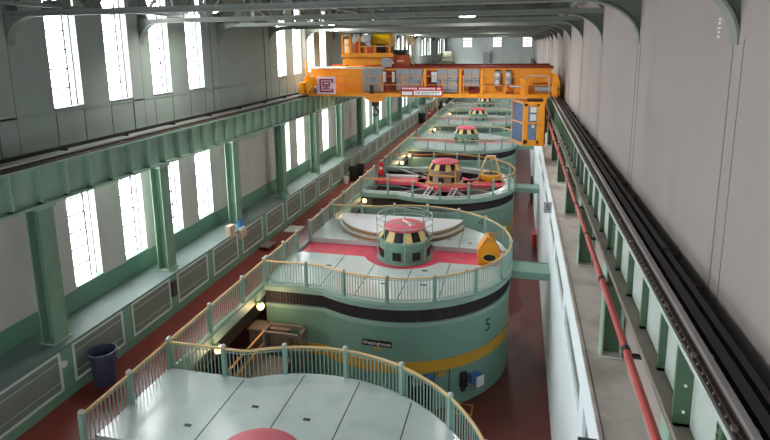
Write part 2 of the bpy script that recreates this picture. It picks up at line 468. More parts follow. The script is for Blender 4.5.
# right columns
def right_column(i, y):
    t = thing('steel_column', '%s green steel column standing on the right concrete ledge' % ORD[i], 'column', (2.17, y, 3.09))
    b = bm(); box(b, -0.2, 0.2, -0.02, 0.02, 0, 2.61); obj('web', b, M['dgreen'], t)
    for s in (-1, 1):
        b = bm(); box(b, s * 0.2 - 0.018, s * 0.2 + 0.018, -0.2, 0.2, 0, 2.61); obj('flange', b, M['green'], t)
    b = bm(); box(b, -0.23, 0.23, -0.24, 0.24, 0, 0.04); obj('base_plate', b, M['ledge'], t)
for i in range(18): right_column(i, 12.4 + 5.35 * i - 5.35)
# red pipe under the girder
t = thing('red_pipe', 'red painted pipe running beside the right crane girder', 'pipe', (1.6, 0, 5.66))
b = bm(); tube(b, [(0, YN, 0), (0, 30, 0), (0, YF, 0)], 0.055, seg=10); obj('pipe_run', b, M['redpipe'], t)
for k in range(20):
    y = 7.9 + 2.5 * (k - 1)
    b = bm(); box(b, -0.02, 0.3, y - 0.035, y + 0.035, -0.10, -0.05); cyl(b, (0, y - 0.045, 0), (0, y + 0.045, 0), 0.067, seg=10); obj('bracket', b, M['dsteel'], t)
# grey conduit
t = tag(obj('conduit', (lambda b: (tube(b, [(1.74, YN, 5.84), (1.74, YF, 5.84)], 0.022, seg=6), b)[1])(bm()), M['dusty']), 'thin grey conduit along the lower flange of the right girder', 'conduit')

# ------------------------------------------------------------------ radiator cabinets along the left wall
RY = [12.42 + 2.6 * k for k in range(-3, 36)]
pr = None
for i, y in enumerate(RY):
    lab = '%s green radiator cabinet with pale framed grille along the left wall' % (ORD[i] if i < len(ORD) else 'far %s' % ORD[i - 30])
    if pr is None:
        t = thing('radiator_cabinet', lab, 'radiator', (XRAD, y, 0))
        b = bm(); box(b, -1.3, -0.02, -0.23, 2.37, 0.0, ZB - 0.06); box(b, -0.02, 0.0, -0.23, 2.37, 0, 0.36); box(b, -0.02, 0.0, -0.23, 2.37, 1.48, ZB - 0.06)
        box(b, -0.02, 0.0, -0.23, 0.02, 0.36, 1.48); box(b, -0.02, 0.0, 2.12, 2.37, 0.36, 1.48)
        obj('body', b, M['cab'], t)
        b = bm(); box(b, -0.02, -0.008, 0.02, 2.12, 0.36, 1.48); obj('grille', b, M['grille'], t)
        b = bm()
        box(b, -0.01, 0.02, -0.01, 2.15, 0.32, 0.39); box(b, -0.01, 0.02, -0.01, 2.15, 1.44, 1.51)
        box(b, -0.01, 0.02, -0.01, 0.065, 0.39, 1.44); box(b, -0.01, 0.02, 2.075, 2.15, 0.39, 1.44)
        box(b, -0.012, 0.0, 0.055, 2.085, 0.6, 0.615); box(b, -0.012, 0.0, 0.055, 2.085, 1.22, 1.235)
        obj('grille_frame', b, M['gframe'], t)
        pr = t
    else:
        t = copy_tree(pr); t.location = (XRAD, y, 0); t['label'] = lab
b = bm(); box(b, XW, XRAD + 0.03, YN, YF, ZB - 0.06, ZB)
tag(obj('bench_top', b, M['bench']), 'continuous dusty grey-green shelf on top of the radiator cabinets', 'shelf')

# ------------------------------------------------------------------ roof trusses
def truss():
    t = thing('roof_truss', '', 'roof truss', (0, 0, 0))
    b = bm(); box(b, XW, XR, -0.13, 0.13, 10.84, 10.87)
    for s in (-1, 1): box(b, XW, XR, s * 0.05 - 0.015, s * 0.05 + 0.015, 10.87, 11.0)
    obj('bottom_chord', b, M['truss'], t)
    b = bm(); box(b, XW, XR, -0.12, 0.12, 12.36, 12.5); obj('top_chord', b, M['trussd'], t)
    b = bm(); N_ = 12; dx = (XR - XW) / N_
    for k in range(N_):
        x = XW + dx * k
        bar(b, (x + 0.1, 0, 10.95), (x + 0.1, 0, 12.4), 0.1, 0.08)
        if k % 2: bar(b, (x + 0.1, 0, 12.4), (x + dx, 0, 10.95), 0.1, 0.07)
        else: bar(b, (x + 0.1, 0, 10.95), (x + dx, 0, 12.4), 0.1, 0.07)
        prism_xz(b, [(x - 0.2, 10.95), (x + 0.4, 10.95), (x + 0.3, 11.25), (x - 0.1, 11.25)], -0.02, 0.02)
    obj('web_members', b, M['trussd'], t)
    for nm, x0, s in (('knee_bracket', XR, -1), ('knee_bracket', XW, 1)):
        rx, rz = (1.25, 0.92) if s < 0 else (0.95, 0.8)
        arc = [(x0 + s * (rx - rx * math.cos(a)), 10.86 - rz + rz * math.sin(a)) for a in [PI / 2 * k / 14 for k in range(15)]]
        b = bm(); poly = arc + [(x0, 10.86)]
        if s < 0: poly = poly[::-1]
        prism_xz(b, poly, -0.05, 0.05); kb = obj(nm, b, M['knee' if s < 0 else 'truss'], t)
        b = bm()
        for p, q in zip(arc, arc[1:]): bar(b, (p[0], 0, p[1]), (q[0], 0, q[1]), 0.24, 0.035, up=(0, 1, 0)) if False else box_seg(b, p, q)
        obj('flange', b, M['truss'], kb)
    return t
def box_seg(b, p, q):
    d = Vector((q[0] - p[0], q[1] - p[1])); n = Vector((-d.y, d.x)).normalized() * 0.018
    prism_xz(b, [(p[0] - n.x, p[1] - n.y), (q[0] - n.x, q[1] - n.y), (q[0] + n.x, q[1] + n.y), (p[0] + n.x, p[1] + n.y)], -0.13, 0.13)
t0 = truss()
for i, y in enumerate(TRY):
    t = t0 if i == 0 else copy_tree(t0)
    t.location = (0, y, 0); t['label'] = '%s pale green steel roof truss with curved knee brackets spanning the hall' % ORD[i]
for i, x in enumerate((1.5, -5.4, -11.9)):
    b = bm(); box(b, x - 0.07, x + 0.07, YN, YF, 11.02, 11.1)
    for y in TRY: box(b, x - 0.09, x + 0.09, y - 0.15, y + 0.15, 10.98, 11.5)
    tag(obj('roof_brace', b, M['truss']), ('long roof brace crossing the trusses near the right wall', 'long roof brace crossing the trusses above the generators', 'long roof brace crossing the trusses near the left windows')[i], 'roof brace')

# ------------------------------------------------------------------ lamps
lp = None
LP = [(-11.4, 19.3), (-11.75, 34.7), (-11.7, 48.7), (-11.7, 63), (-11.7, 78), (-2.55, 27.7), (-2.6, 42), (-2.6, 56), (-2.6, 70), (-2.6, 84)]
for i, (x, y) in enumerate(LP):
    lab = '%s round white high-bay lamp in the %s row under the trusses' % (ORD[i % 5], 'left' if i < 5 else 'right')
    if lp is None:
        t = thing('ceiling_lamp', lab, 'lamp', (x, y, 11.25))
        b = bm(); lathe(b, [(0.1, 0.42), (0.12, 0.3), (0.42, 0.05), (0.45, 0.0), (0.41, 0.02)], 24, cap=False); obj('lamp_shade', b, M['silver'], t)
        b = bm(); lathe(b, [(0.40, 0.03), (0.38, -0.03), (0.2, -0.06)], 24); obj('diffuser', b, M['lamp'], t)
        b = bm(); cyl(b, (0, 0, 0.3), (0, 0, ZC - 11.25), 0.025, seg=6); obj('stem', b, M['dsteel'], t)
        lp = t
    else:
        t = copy_tree(lp); t.location = (x, y, 11.25); t['label'] = lab
    li = bpy.data.lights.new('lamp_light', 'AREA'); li.shape = 'DISK'; li.size = 0.7; li.energy = 130; li.color = (1, 0.98, 0.94)
    lo = bpy.data.objects.new('lamp_light', li); COL.objects.link(lo); lo.parent = t; lo.location = (0, 0, -0.1)

# ------------------------------------------------------------------ paths
RC, HW = 5.1, 4.4
def fp(d=0.0, n=56, left=-5.2):
    r = RC - d; h = HW - d
    a0 = math.atan2(-h, -math.sqrt(r * r - h * h))
    a1 = -a0
    P = [(left, -h)]
    xs = -math.sqrt(r * r - h * h)
    for k in range(1, 4): P.append((left + (xs - left) * k / 4, -h))
    a0 = math.atan2(-h, xs); a1 = a0 + (2 * PI - 2 * (PI + a0)) if False else -a0
    for k in range(n + 1):
        a = a0 + (a1 - a0) * k / n
        P.append((r * math.cos(a), r * math.sin(a)))
    for k in range(1, 4): P.append((xs + (left - xs) * k / 4, h))
    P.append((left, h))
    return P

def arclen(P):
    L = [0.0]
    for p, q in zip(P, P[1:]): L.append(L[-1] + math.dist(p, q))
    return L
def at(P, L, s):
    s = max(0, min(L[-1], s))
    for i in range(len(L) - 1):
        if s <= L[i + 1] or i == len(L) - 2:
            f = (s - L[i]) / max(1e-9, L[i + 1] - L[i])
            p, q = P[i], P[i + 1]
            return (p[0] + (q[0] - p[0]) * f, p[1] + (q[1] - p[1]) * f, math.atan2(q[1] - p[1], q[0] - p[0]))

def railing(t, P, posts, infill=True, hand='hand', endposts=True, gap=0.125, H=1.0):
    L = arclen(P)
    b = bm(); N_ = max(2, int(L[-1] / 0.3))
    tube(b, [(*at(P, L, L[-1] * k / N_)[:2], H) for k in range(N_ + 1)], 0.042, seg=8); obj('handrail', b, M[hand], t)
    for i, s in enumerate(posts):
        x, y, a = at(P, L, s); mx = Matrix.Translation((x, y, 0)) @ Matrix.Rotation(a, 4, 'Z')
        b = bm(); box(b, -0.065, 0.065, -0.065, 0.065, 0, H + 0.02, mx); box(b, -0.085, 0.085, -0.085, 0.085, 0, 0.06, mx); po = obj('post', b, M['post'], t)
        b = bm(); lathe(b, [(0.03, 0.0), (0.075, 0.03), (0.085, 0.07), (0.06, 0.11), (0.02, 0.13)], 10, (x, y, H + 0.02)); obj('post_cap', b, M['ball'], po)
    for s0, s1 in zip(posts, posts[1:]):
        b = bm()
        k = int((s1 - s0 - 0.13) / gap)
        g = (s1 - s0 - 0.13) / max(1, k)
        if infill:
            for q in range(k + 1):
                x, y, a = at(P, L, s0 + 0.065 + g * q); mx = Matrix.Translation((x, y, 0)) @ Matrix.Rotation(a, 4, 'Z')
                box(b, -0.012, 0.012, -0.012, 0.012, 0.08, H - 0.02, mx)
            hs = ((0.1, 0.02), (H - 0.1, 0.014))
        else: hs = ((0.12, 0.022), (0.55, 0.02))
        for z, w in hs:
            m_ = max(2, int((s1 - s0) / 0.35))
            tube(b, [(*at(P, L, s0 + (s1 - s0) * q / m_)[:2], z) for q in range(m_ + 1)], w, seg=5)
        obj('baluster_panel', b, M['post'], t)

# ------------------------------------------------------------------ generators
CY = 0.2      # exciter centre in the unit's own y
def arcpts(cx, cy, r, a0, a1, n): return [(cx + r * math.cos(a0 + (a1 - a0) * k / n), cy + r * math.sin(a0 + (a1 - a0) * k / n)) for k in range(n + 1)]

def front_plate_poly(y, rk):
    P = fp(0.12); lower = [p for p in P if p[1] < y]
    xr = math.sqrt((RC - 0.12) ** 2 - y * y)
    lower.append((xr, y))
    dx = math.sqrt(rk * rk - (y - CY) ** 2)
    a1 = math.atan2(y - CY, dx); a0 = math.atan2(y - CY, -dx)
    return lower + [(dx, y)] + arcpts(0, CY, rk, a1, a0, 20)[1:] + [(-5.2, y)]
def back_plate_poly(y, rk):
    P = fp(0.12); upper = [p for p in P if p[1] > y]
    xr = math.sqrt((RC - 0.12) ** 2 - y * y)
    dx = math.sqrt(rk * rk - (y - CY) ** 2)
    a0 = math.atan2(y - CY, -dx); a1 = math.atan2(y - CY, dx)
    return [(-5.2, y)] + arcpts(0, CY, rk, a0, a1, 20) + [(xr, y)] + upper

def exciter(u, cage=False, tan=False, CY=0.2):
    ex = part('exciter', M['tanblock'] if tan else M['house'], u, lathe, [(1.34, -0.13), (1.34, -0.04), (1.2, -0.02), (1.2, 0.5), (1.23, 0.5), (1.23, 0.56), (1.2, 0.56), (1.2, 0.84), (1.27, 0.86), (1.27, 0.93), (1.1, 0.93)], 48, (0, CY, 0))
    b = bm(); lathe(b, [(1.14, 0.93), (0.9, 1.37)], 48, (0, CY, 0)); obj('window_ring', b, M['black'], ex)
    for k in range(8):
        a = 2 * PI * (k + 0.5) / 8 - PI / 2 - 0.06; w = 0.185; z0, z1 = 0.93, 1.38
        b = bm(); R = []
        for j in range(5):
            aa = a - w + 2 * w * j / 4
            ab = a - w * 0.95 + 2 * w * 0.95 * j / 4
            R.append([b.verts.new((r * math.cos(q), CY + r * math.sin(q), z)) for r, z, q in ((1.15, z0, aa), (1.2, z0, aa), (0.94, z1, ab), (0.86, z1, ab))])
        for j in range(4):
            for q in range(4): b.faces.new((R[j][q], R[j][(q + 1) % 4], R[j + 1][(q + 1) % 4], R[j + 1][q]))
        b.faces.new(R[0]); b.faces.new(R[-1][::-1]); obj('shutter', b, M['cream'], ex)
    for k in range(8):
        a = 2 * PI * (k + 0.5) / 8 - PI / 2 + 0.28
        mx = Matrix.Translation((0, CY, 0)) @ Matrix.Rotation(a + PI / 2, 4, 'Z')
        b = bm(); box(b, -0.2, 0.2, -1.235, -1.15, 0.08, 0.46, mx); obj('vent_opening', b, M['black'], ex)
    part('lid', M['lid'], ex, lathe, [(0.9, 1.35), (1.0, 1.37), (1.0, 1.43), (0.95, 1.48), (0.7, 1.56), (0.3, 1.61), (0.05, 1.62)], 48, (0, CY, 0))
    if cage:
        b = bm()
        for z in (1.94, 1.62, 0.9): tube(b, [(1.33 * math.cos(2 * PI * k / 40), CY + 1.33 * math.sin(2 * PI * k / 40), z) for k in range(40)], 0.022, seg=6, closed=True)
        for k in range(8):
            a = 2 * PI * k / 8 + 0.2
            tube(b, [(1.33 * math.cos(a), CY + 1.33 * math.sin(a), -0.04), (1.33 * math.cos(a), CY + 1.33 * math.sin(a), 1.94)], 0.022, seg=6)
        obj('guard_cage', b, M['rim'], ex)
    return ex

def shell(u):
    b = bm(); prism(b, fp(0.12), LOW, -0.95); obj('housing', b, M['house'], u)
    A, B = fp(0.0), fp(0.3)
    b = bm(); band(b, fp(0.06), fp(0.3), -1.06, -0.9); obj('moulding', b, M['rim'], u)
    b = bm(); band(b, fp(0.08), fp(0.3), -3.08, -2.6); obj('yellow_stripe', b, M['stripe'], u)
    b = bm(); band(b, fp(0.18), fp(0.4), -0.9, -0.3)
    P = fp(0.18, 220); L = arclen(P); s = 0.0
    while s < L[-1]:
        x, y, a = at(P, L, s); mx = Matrix.Translation((x, y, 0)) @ Matrix.Rotation(a, 4, 'Z')
        box(b, -0.02, 0.02, -0.045, 0.02, -0.88, -0.32, mx); s += 0.14
    obj('vent_band', b, M['vent'], u)
    b = bm(); band(b, A, B, -0.30, 0.0); band(b, fp(-0.04), fp(0.1), -0.12, -0.07); obj('deck_rim', b, M['rim'], u)

def generator(label, cage=False, ey=0.2):
    u = thing('generator', label, 'generator', (UX, 0, 0))
    shell(u)
    b = bm(); prism(b, fp(0.25), -0.95, -0.12); obj('pink_walkway', b, M['pink'], u)
    b = bm(); prism(b, front_plate_poly(-0.6, 1.95), -0.11, 0.02); obj('front_deck', b, M['deck'], u)
    b = bm(); prism(b, back_plate_poly(1.15, 1.6), -0.11, 0.14); obj('back_deck', b, M['deck'], u)
    for x in (-2.75, -1.08, 0.7, 2.3):
        yb = -0.65 if abs(x) > 1.8 else CY - math.sqrt(1.95 ** 2 - x * x) - 0.02
        ye = -math.sqrt((RC - 0.2) ** 2 - x * x) if x > -2.3 else -4.2
        b = bm(); box(b, x - 0.018, x + 0.018, ye, yb, 0.015, 0.024); obj('deck_seam', b, M['seam'], u)
    for x, y in ((-3.1, -2.0), (1.3, -1.7), (3.2, -1.3), (1.5, -3.2), (-0.2, -3.4)):
        b = bm(); box(b, x - 0.13, x + 0.13, y - 0.07, y + 0.07, 0.015, 0.026); obj('lifting_slot', b, M['black'], u)
    for x in (-2.6, -0.91, 0.82, 2.5):
        yb = 1.2 if abs(x) > 1.4 else CY + math.sqrt(1.6 ** 2 - x * x) + 0.03
        ye = math.sqrt((RC - 0.2) ** 2 - x * x) if x > -2.3 else 4.2
        b = bm(); box(b, x - 0.016, x + 0.016, yb, ye, 0.135, 0.144); obj('deck_seam', b, M['seam'], u)
    for x, y in ((-3.1, 2.0), (1.9, 2.2), (3.0, 1.9), (-0.1, 2.9), (-1.7, 3.1)):
        b = bm(); box(b, x - 0.1, x + 0.1, y - 0.05, y + 0.05, 0.135, 0.146); obj('lifting_slot', b, M['black'], u)
    exciter(u, cage, CY=ey)
    return u

def unit_railing(label, hand='hand', infill=True):
    t = thing('guard_railing', label, 'railing', (UX, 0, 0))
    P = fp(0.08); L = arclen(P)
    railing(t, P, [0.02 + (L[-1] - 0.04) * k / 14 for k in range(15)], infill, hand)
    return t

UW = ['nearest', 'second', 'third', 'fourth', 'fifth', 'sixth and farthest']
g1 = generator('nearest generator, only its grey-green deck and red cap in view', False, -0.2); g1.location.y = UY[0]
g2 = generator('second generator, green round housing numbered 5 with a caged exciter', True); g2.location.y = UY[1]
g4 = generator('fourth generator, first whole deck beyond the opened one'); g4.location.y = UY[3]
g5 = copy_tree(g4); g5['label'] = 'fifth generator, just below the crane cab in the distance'; g5.location.y = UY[4]
g6 = copy_tree(g4); g6['label'] = 'sixth and farthest generator under the crane sign'; g6.location.y = UY[5]
r1 = unit_railing('curved green baluster railing with tan handrail round the nearest deck'); r1.location.y = UY[0]
for i in (1, 3, 4, 5):
    r = copy_tree(r1); r.location.y = UY[i]
    r['label'] = 'curved green baluster railing with tan handrail round the %s generator' % UW[i]
# third generator: opened for repair
u = thing('generator', 'third generator numbered 4, opened with its deck plates taken off', 'generator', (UX, 0, 0)); shell(u)
b = bm(); band(b, fp(0.12), fp(0.75), -0.3, 0.02); obj('deck_ring', b, M['deck'], u)
b = bm(); prism(b, fp(0.5), -0.95, -0.85); obj('pit_floor', b, M['pit'], u)
b = bm(); prism(b, arcpts(0, CY, 2.05, 0, 2 * PI, 36)[:-1], -0.35, -0.12); prism(b, [(-5.2, -0.35), (-1.4, -0.6), (-1.4, 0.9), (-5.2, 0.55)], -0.35, -0.12)
prism(b, [(1.3, -0.45), (4.5, -0.3), (4.5, 0.55), (1.3, 0.95)], -0.35, -0.12); obj('pink_walkway', b, M['pink'], u)
for k in range(10):
    a = 2 * PI * k / 10 + 0.2
    if min(abs(math.sin(a)) * 3, 9) < 0.7: continue
    b = bm(); bar(b, (1.6 * math.cos(a), CY + 1.6 * math.sin(a), -0.5), (4.6 * math.cos(a), 4.6 * math.sin(a) * 0.95, -0.5), 0.3, 0.4); obj('spider_beam', b, M['steelbrown'], u)
exciter(u, False, True)
u.location.y = UY[2]; g3 = u
r = unit_railing('open two-bar railing with orange handrail round the opened third generator', 'orail', False); r.location.y = UY[2]

def surf(lx, ly, z, d):   # matrix of a plate lying on the housing wall at local direction
    a = math.atan2(ly, lx); rr = RC - d
    return Matrix.Translation((rr * math.cos(a), rr * math.sin(a), z)) @ Matrix.Rotation(a + PI / 2, 4, 'Z') @ Matrix.Rotation(PI / 2, 4, 'X')
text_part('number_five', '5', 0.78, M['black'], g2, surf(4.14, -2.72, -1.74, 0.11))
text_part('number_four', '4', 0.95, M['black'], g3, surf(3.0, -4.1, -1.75, 0.11))
b = bm(); box(b, -0.62, 0.62, -0.125, 0.125, 0, 0.03, surf(-0.1, -5, -1.83, 0.11)); np_ = obj('nameplate', b, M['black'], g2)
text_part('nameplate_lettering', 'Westinghouse', 0.2, M['white'], np_, surf(-0.1, -5, -1.83, 0.07))
b = bm(); box(b, -0.14, 0.14, -0.05, 0.05, 0, 0.02, surf(-0.05, -5, -2.07, 0.11)); obj('warning_sticker', b, M['stripe'], g2)
# fittings on the lower housing of the second generator
mx = surf(2.2, -4.5, -4.1, 0.11)
b = bm(); mx = surf(2.15, -4.4, -4.02, 0.1)
box(b, -0.42, 0.42, -0.78, 0.72, -0.02, 0.012, mx)
mxd = surf(1.62, -4.7, -4.1, 0.12); b.free()
b = bm(); box(b, -0.5, 0.5, -0.7, 0.9, -0.02, 0.03, mxd); dr = obj('access_opening', b, M['black'], g2)
b = bm(); box(b, -0.34, 0.05, 0.55, 0.88, 0.03, 0.2, mxd); obj('pipe_casing', b, M['steelbrown'], dr)
b = bm(); box(b, 0.2, 0.5, 0.62, 0.9, 0.03, 0.14, mxd); obj('blue_box', b, M['blue'], dr)
mxd = surf(2.52, -4.45, -3.75, 0.12)
for sx in (0,):
    b = bm(); box(b, -0.36, -0.33, -1.0, 0.7, 0, 0.02, mxd); box(b, 0.3, 0.33, -1.0, 0.7, 0, 0.02, mxd); obj('door_edge', b, M['seam'], g2)
b = bm(); box(b, -0.2, 0.1, 0.45, 0.6, 0, 0.06, mxd); obj('yellow_tag', b, M['stripe'], g2)
mxd = surf(3.3, -3.85, -3.62, 0.12)
b = bm(); box(b, -0.13, 0.13, -0.4, 0.25, 0, 0.18, mxd); box(b, -0.08, 0.08, -0.62, -0.4, 0, 0.1, mxd); obj('switch_box', b, M['dsteel'], g2)
mxd = surf(3.72, -3.36, -3.85, 0.12)
b = bm(); cyl(b, mxd @ Vector((0, 0.05, 0)), mxd @ Vector((0, 0.05, 0.2)), 0.26, seg=20); box(b, -0.34, -0.2, -0.1, 0.3, 0, 0.2, mxd); obj('pressure_gauge', b, M['blue'], g2)
b = bm(); box(b, -0.1, 0.3, -0.32, 0.12, 0.2, 0.27, mxd); obj('paper_card', b, M['white'], g2)

# small white tool on the caged lid
b = bm(); bar(b, (UX - 0.1, UY[1] + 0.25, 1.67), (UX + 0.25, UY[1] - 0.1, 1.65), 0.07, 0.07); bar(b, (UX + 0.25, UY[1] - 0.1, 1.65), (UX + 0.55, UY[1] - 0.1, 1.6), 0.08, 0.07); bar(b, (UX + 0.25, UY[1] - 0.1, 1.65), (UX + 0.42, UY[1] - 0.35, 1.6), 0.08, 0.07)
tag(obj('forked_bracket', b, M['white']), 'small white forked bracket lying on the caged pink lid', 'bracket')

# curved covers stacked behind the exciter of the second generator
def cover(label, r, z0, z1):
    t = thing('curved_cover', label, 'cover plate', (UX - 0.95, UY[1] + 4.45, 0.14))
    a0 = -PI + 0.14; P = arcpts(0, 0, r, a0, -0.14, 40)
    b = bm(); prism(b, P, z1 - 0.05, z1); obj('top_plate', b, M['lmetal'], t)
    b = bm(); prism(b, arcpts(0, 0, r - 0.04, a0, -0.14, 40), z0, z0 + 0.06)
    for k in range(24):
        a = a0 + (-0.14 - a0) * (k + 0.5) / 24
        if k % 4 == 0: bar(b, (math.cos(a) * (r - 0.9), math.sin(a) * (r - 0.9), (z0 + z1) / 2), (math.cos(a) * (r - 0.05), math.sin(a) * (r - 0.05), (z0 + z1) / 2), 0.06, z1 - z0 - 0.1)
    band(b, arcpts(0, 0, r - 0.02, a0, -0.14, 40), arcpts(0, 0, r - 0.1, a0, -0.14, 40), z1 - 0.14, z1 - 0.05)
    obj('edge_frame', b, M['tan'], t)
    b = bm(); prism(b, arcpts(0, 0, r - 0.25, a0, -0.14, 40), z0 + 0.06, z1 - 0.05); obj('core', b, M['black'], t)
cover('lower tan-edged curved steel cover stacked behind the caged exciter', 3.5, 0.0, 0.26)
cover('upper curved steel cover with bright grey top behind the caged exciter', 3.42, 0.27, 0.53)

# orange lifting bracket on the second generator
t = thing('lifting_bracket', 'orange lifting bracket with oval hole beside the curved railing', 'lifting bracket', (UX + 4.05, UY[1] - 0.15, -0.11), rotz=0.12)
prof = [(-0.52, 0), (0.42, 0), (0.6, 0.42), (0.26, 1.1), (0.12, 1.38), (0.0, 1.34), (-0.52, 0.72)]
for nm, y0, y1 in (('front_plate', -0.05, 0.0), ('rear_plate', 0.62, 0.67)):
    b = bm(); prism_xz(b, prof, y0, y1); obj(nm, b, M['orange'], t)
b = bm(); box(b, -0.52, -0.45, 0, 0.62, 0.0, 0.74); obj('side_web', b, M['orange'], t)
b = bm(); box(b, 0.38, 0.44, 0, 0.62, 0, 0.2); obj('side_web', b, M['orange'], t)
b = bm(); bar(b, (-0.5, 0.3, 0.72), (-0.08, 0.3, 1.38), 0.64, 0.05, up=(1, 0, -1)); obj('side_web', b, M['orange'], t)
b = bm(); tube(b, [(0.33 * math.cos(2 * PI * k / 24) + 0.0, -0.07, 0.38 + 0.2 * math.sin(2 * PI * k / 24)) for k in range(24)], 0.045, seg=8, closed=True); obj('hole_rim', b, M['yellow'], t)
b = bm(); cyl(b, (0, -0.065, 0), (0, -0.05, 0), 1, seg=24); b.transform(Matrix.Translation((0, 0, 0.38)) @ Matrix.Diagonal((0.3, 1, 0.18, 1))); obj('oval_hole', b, M['black'], t)
b = bm(); cyl(b, (0.02, -0.1, 1.22), (0.02, 0.7, 1.22), 0.06, seg=12); obj('pin', b, M['silver'], t)

# things standing on the opened third generator
X3, Y3 = UX, UY[2]
t = thing('lifting_tub', 'round yellow tub hanging under slanted legs on the opened generator', 'tub', (-1.9, Y3 + 1.5, -0.3))
b = bm(); lathe(b, [(0.7, 0.22), (0.86, 0.3), (0.9, 0.5), (0.85, 0.64), (0.7, 0.66)], 28, cap=False); lathe(b, [(0.6, 0.64), (0.72, 0.68), (0.72, 0.6)], 28, cap=False); obj('tub_body', b, M['yellow'], t)
b = bm(); lathe(b, [(0.6, 0.28), (0.6, 0.6)], 28); obj('tub_inside', b, M['black'], t)
for sx, sy in ((-1, -1), (1, -1), (0, 1)):
    b = bm(); bar(b, (sx * 1.0, sy * 0.8, 0), (sx * 0.3, sy * 0.15, 1.95), 0.11, 0.09); obj('leg', b, M['hand'], t)
b = bm(); box(b, -0.35, 0.35, -0.2, 0.2, 1.9, 2.0); obj('head_plate', b, M['hand'], t)
t = thing('yellow_gate', 'yellow tubular guard frame in front of the tan exciter', 'guard frame', (X3, Y3 - 1.55, -0.12))
for x in (-0.95, 0.95):
    b = bm(); tube(b, [(x, 0, 0), (x, 0, 1.5)], 0.045, seg=8); obj('post', b, M['yellow'], t)
b = bm(); tube(b, [(-0.95, 0, 0.85), (0.95, 0, 0.85)], 0.04, seg=8); obj('cross_bar', b, M['yellow'], t)
for i, x in enumerate((-0.75, 0.95)):
    t = thing('step_ladder', ('pale sloping ladder into the open pit, left of the pair', 'pale sloping ladder into the open pit, right of the pair')[i], 'ladder', (X3 + x, Y3 - 1.7, -0.1), rotz=0.0)
    for s in (-0.16, 0.16):
        b = bm(); bar(b, (s, 0, 0.02), (s - 0.45, -2.1, -0.62), 0.06, 0.1); obj('side_rail', b, M['lmetal'], t)
    for k in range(7):
        f = (k + 0.5) / 7
        b = bm(); box(b, -0.16 - 0.45 * f, 0.16 - 0.45 * f, -2.1 * f - 0.06, -2.1 * f + 0.06, 0.02 - 0.64 * f, 0.05 - 0.64 * f); obj('rung', b, M['lmetal'], t)
b = bm(); bar(b, (X3 - 4.3, Y3 + 3.4, -0.05), (X3 - 1.5, Y3 + 1.7, -0.3), 0.18, 0.14); tag(obj('steel_beam', b, M['steel']), 'long grey steel beam laid across the open pit', 'beam')
b = bm(); box(b, X3 - 5.1, X3 - 2.2, Y3 + 0.75, Y3 + 1.25, -0.12, 0.04); tag(obj('plank', b, M['lmetal']), 'pale grey plank beside the pink strip of the opened generator', 'plank')
# extinguishers by the walkway
def extinguisher(label, x, y):
    t = thing('wheeled_extinguisher', label, 'fire extinguisher', (x, y, 0))
    b = bm(); lathe(b, [(0.05, 0.12), (0.17, 0.16), (0.19, 0.3), (0.19, 0.95), (0.14, 1.08), (0.05, 1.14)], 20); obj('tank', b, M['red'], t)
    b = bm(); cyl(b, (0, 0, 1.12), (0, 0, 1.24), 0.04, seg=10); obj('valve', b, M['silver'], t)
    for s in (-1, 1):
        b = bm(); cyl(b, (s * 0.2, 0.12, 0.15), (s * 0.26, 0.12, 0.15), 0.15, seg=18); obj('wheel', b, M['black'], t)
    b = bm(); tube(b, [(0.2 * math.cos(a), 0.2, 1.2 + 0.2 * math.sin(a)) for a in [PI * k / 12 for k in range(13)]], 0.03, seg=8); tube(b, [(s * 0.2, 0.2, 1.2) for s in (-1, -1)][:1] + [(-0.2, 0.2, 0.3)], 0.03, seg=8); obj('hose', b, M['black'], t)
    b = bm(); box(b, -0.1, 0.1, -0.2, -0.18, 0.6, 0.8); obj('paper_label', b, M['white'], t)
extinguisher('red wheeled extinguisher at the gate of the opened generator', -10.05, 40.55)
extinguisher('small red wheeled extinguisher far down the walkway by a grey bin', -11.7, 74.8)

# footbridges from decks to the white wall
for i in (1, 2, 3):
    t = thing('footbridge', 'green box footbridge joining the %s generator to the white wall' % UW[i], 'footbridge', (0, UY[i] + 0.1, -0.16))
    b = bm(); box(b, UX + RC - 0.22, 1.59, -0.6, 0.6, -0.06, 0); obj('deck_plate', b, M['house'], t)
    for s in (-1, 1):
        b = bm(); box(b, UX + RC - 0.3, 1.59, s * 0.6 - 0.04, s * 0.6 + 0.04, -0.32, 0.02); obj('side_beam', b, M['house'], t)

# ------------------------------------------------------------------ walkway railings
segs = []
lo = 3.0
for yc in UY:
    segs.append((lo, yc - 0.65)); lo = yc + 1.1
segs.append((lo, 107.0))
segs[0] = (3.0, 8.2); segs[1] = (10.35, UY[1] - 0.6)
SN = ['nearest', 'second', 'third', 'fourth', 'fifth', 'sixth', 'seventh']
for i, (a, c) in enumerate(segs):
    t = thing('walkway_railing', 'straight green railing with tan handrail along the walkway, %s section' % SN[i], 'railing', (XWALK, 0, 0))
    n_ = max(2, round((c - a) / 2.0))
    posts = [(c - a) * k / n_ for k in range(n_ + 1)]
    if i == 1: posts = [0.0, 1.77, 3.65, 6.0, 8.4, 10.6, 12.4, 14.05]; posts = [p * (c - a) / 14.05 for p in posts]
    railing(t, [(0, a), (0, (a + c) / 2), (0, c)], posts, True, 'hand', gap=0.14)
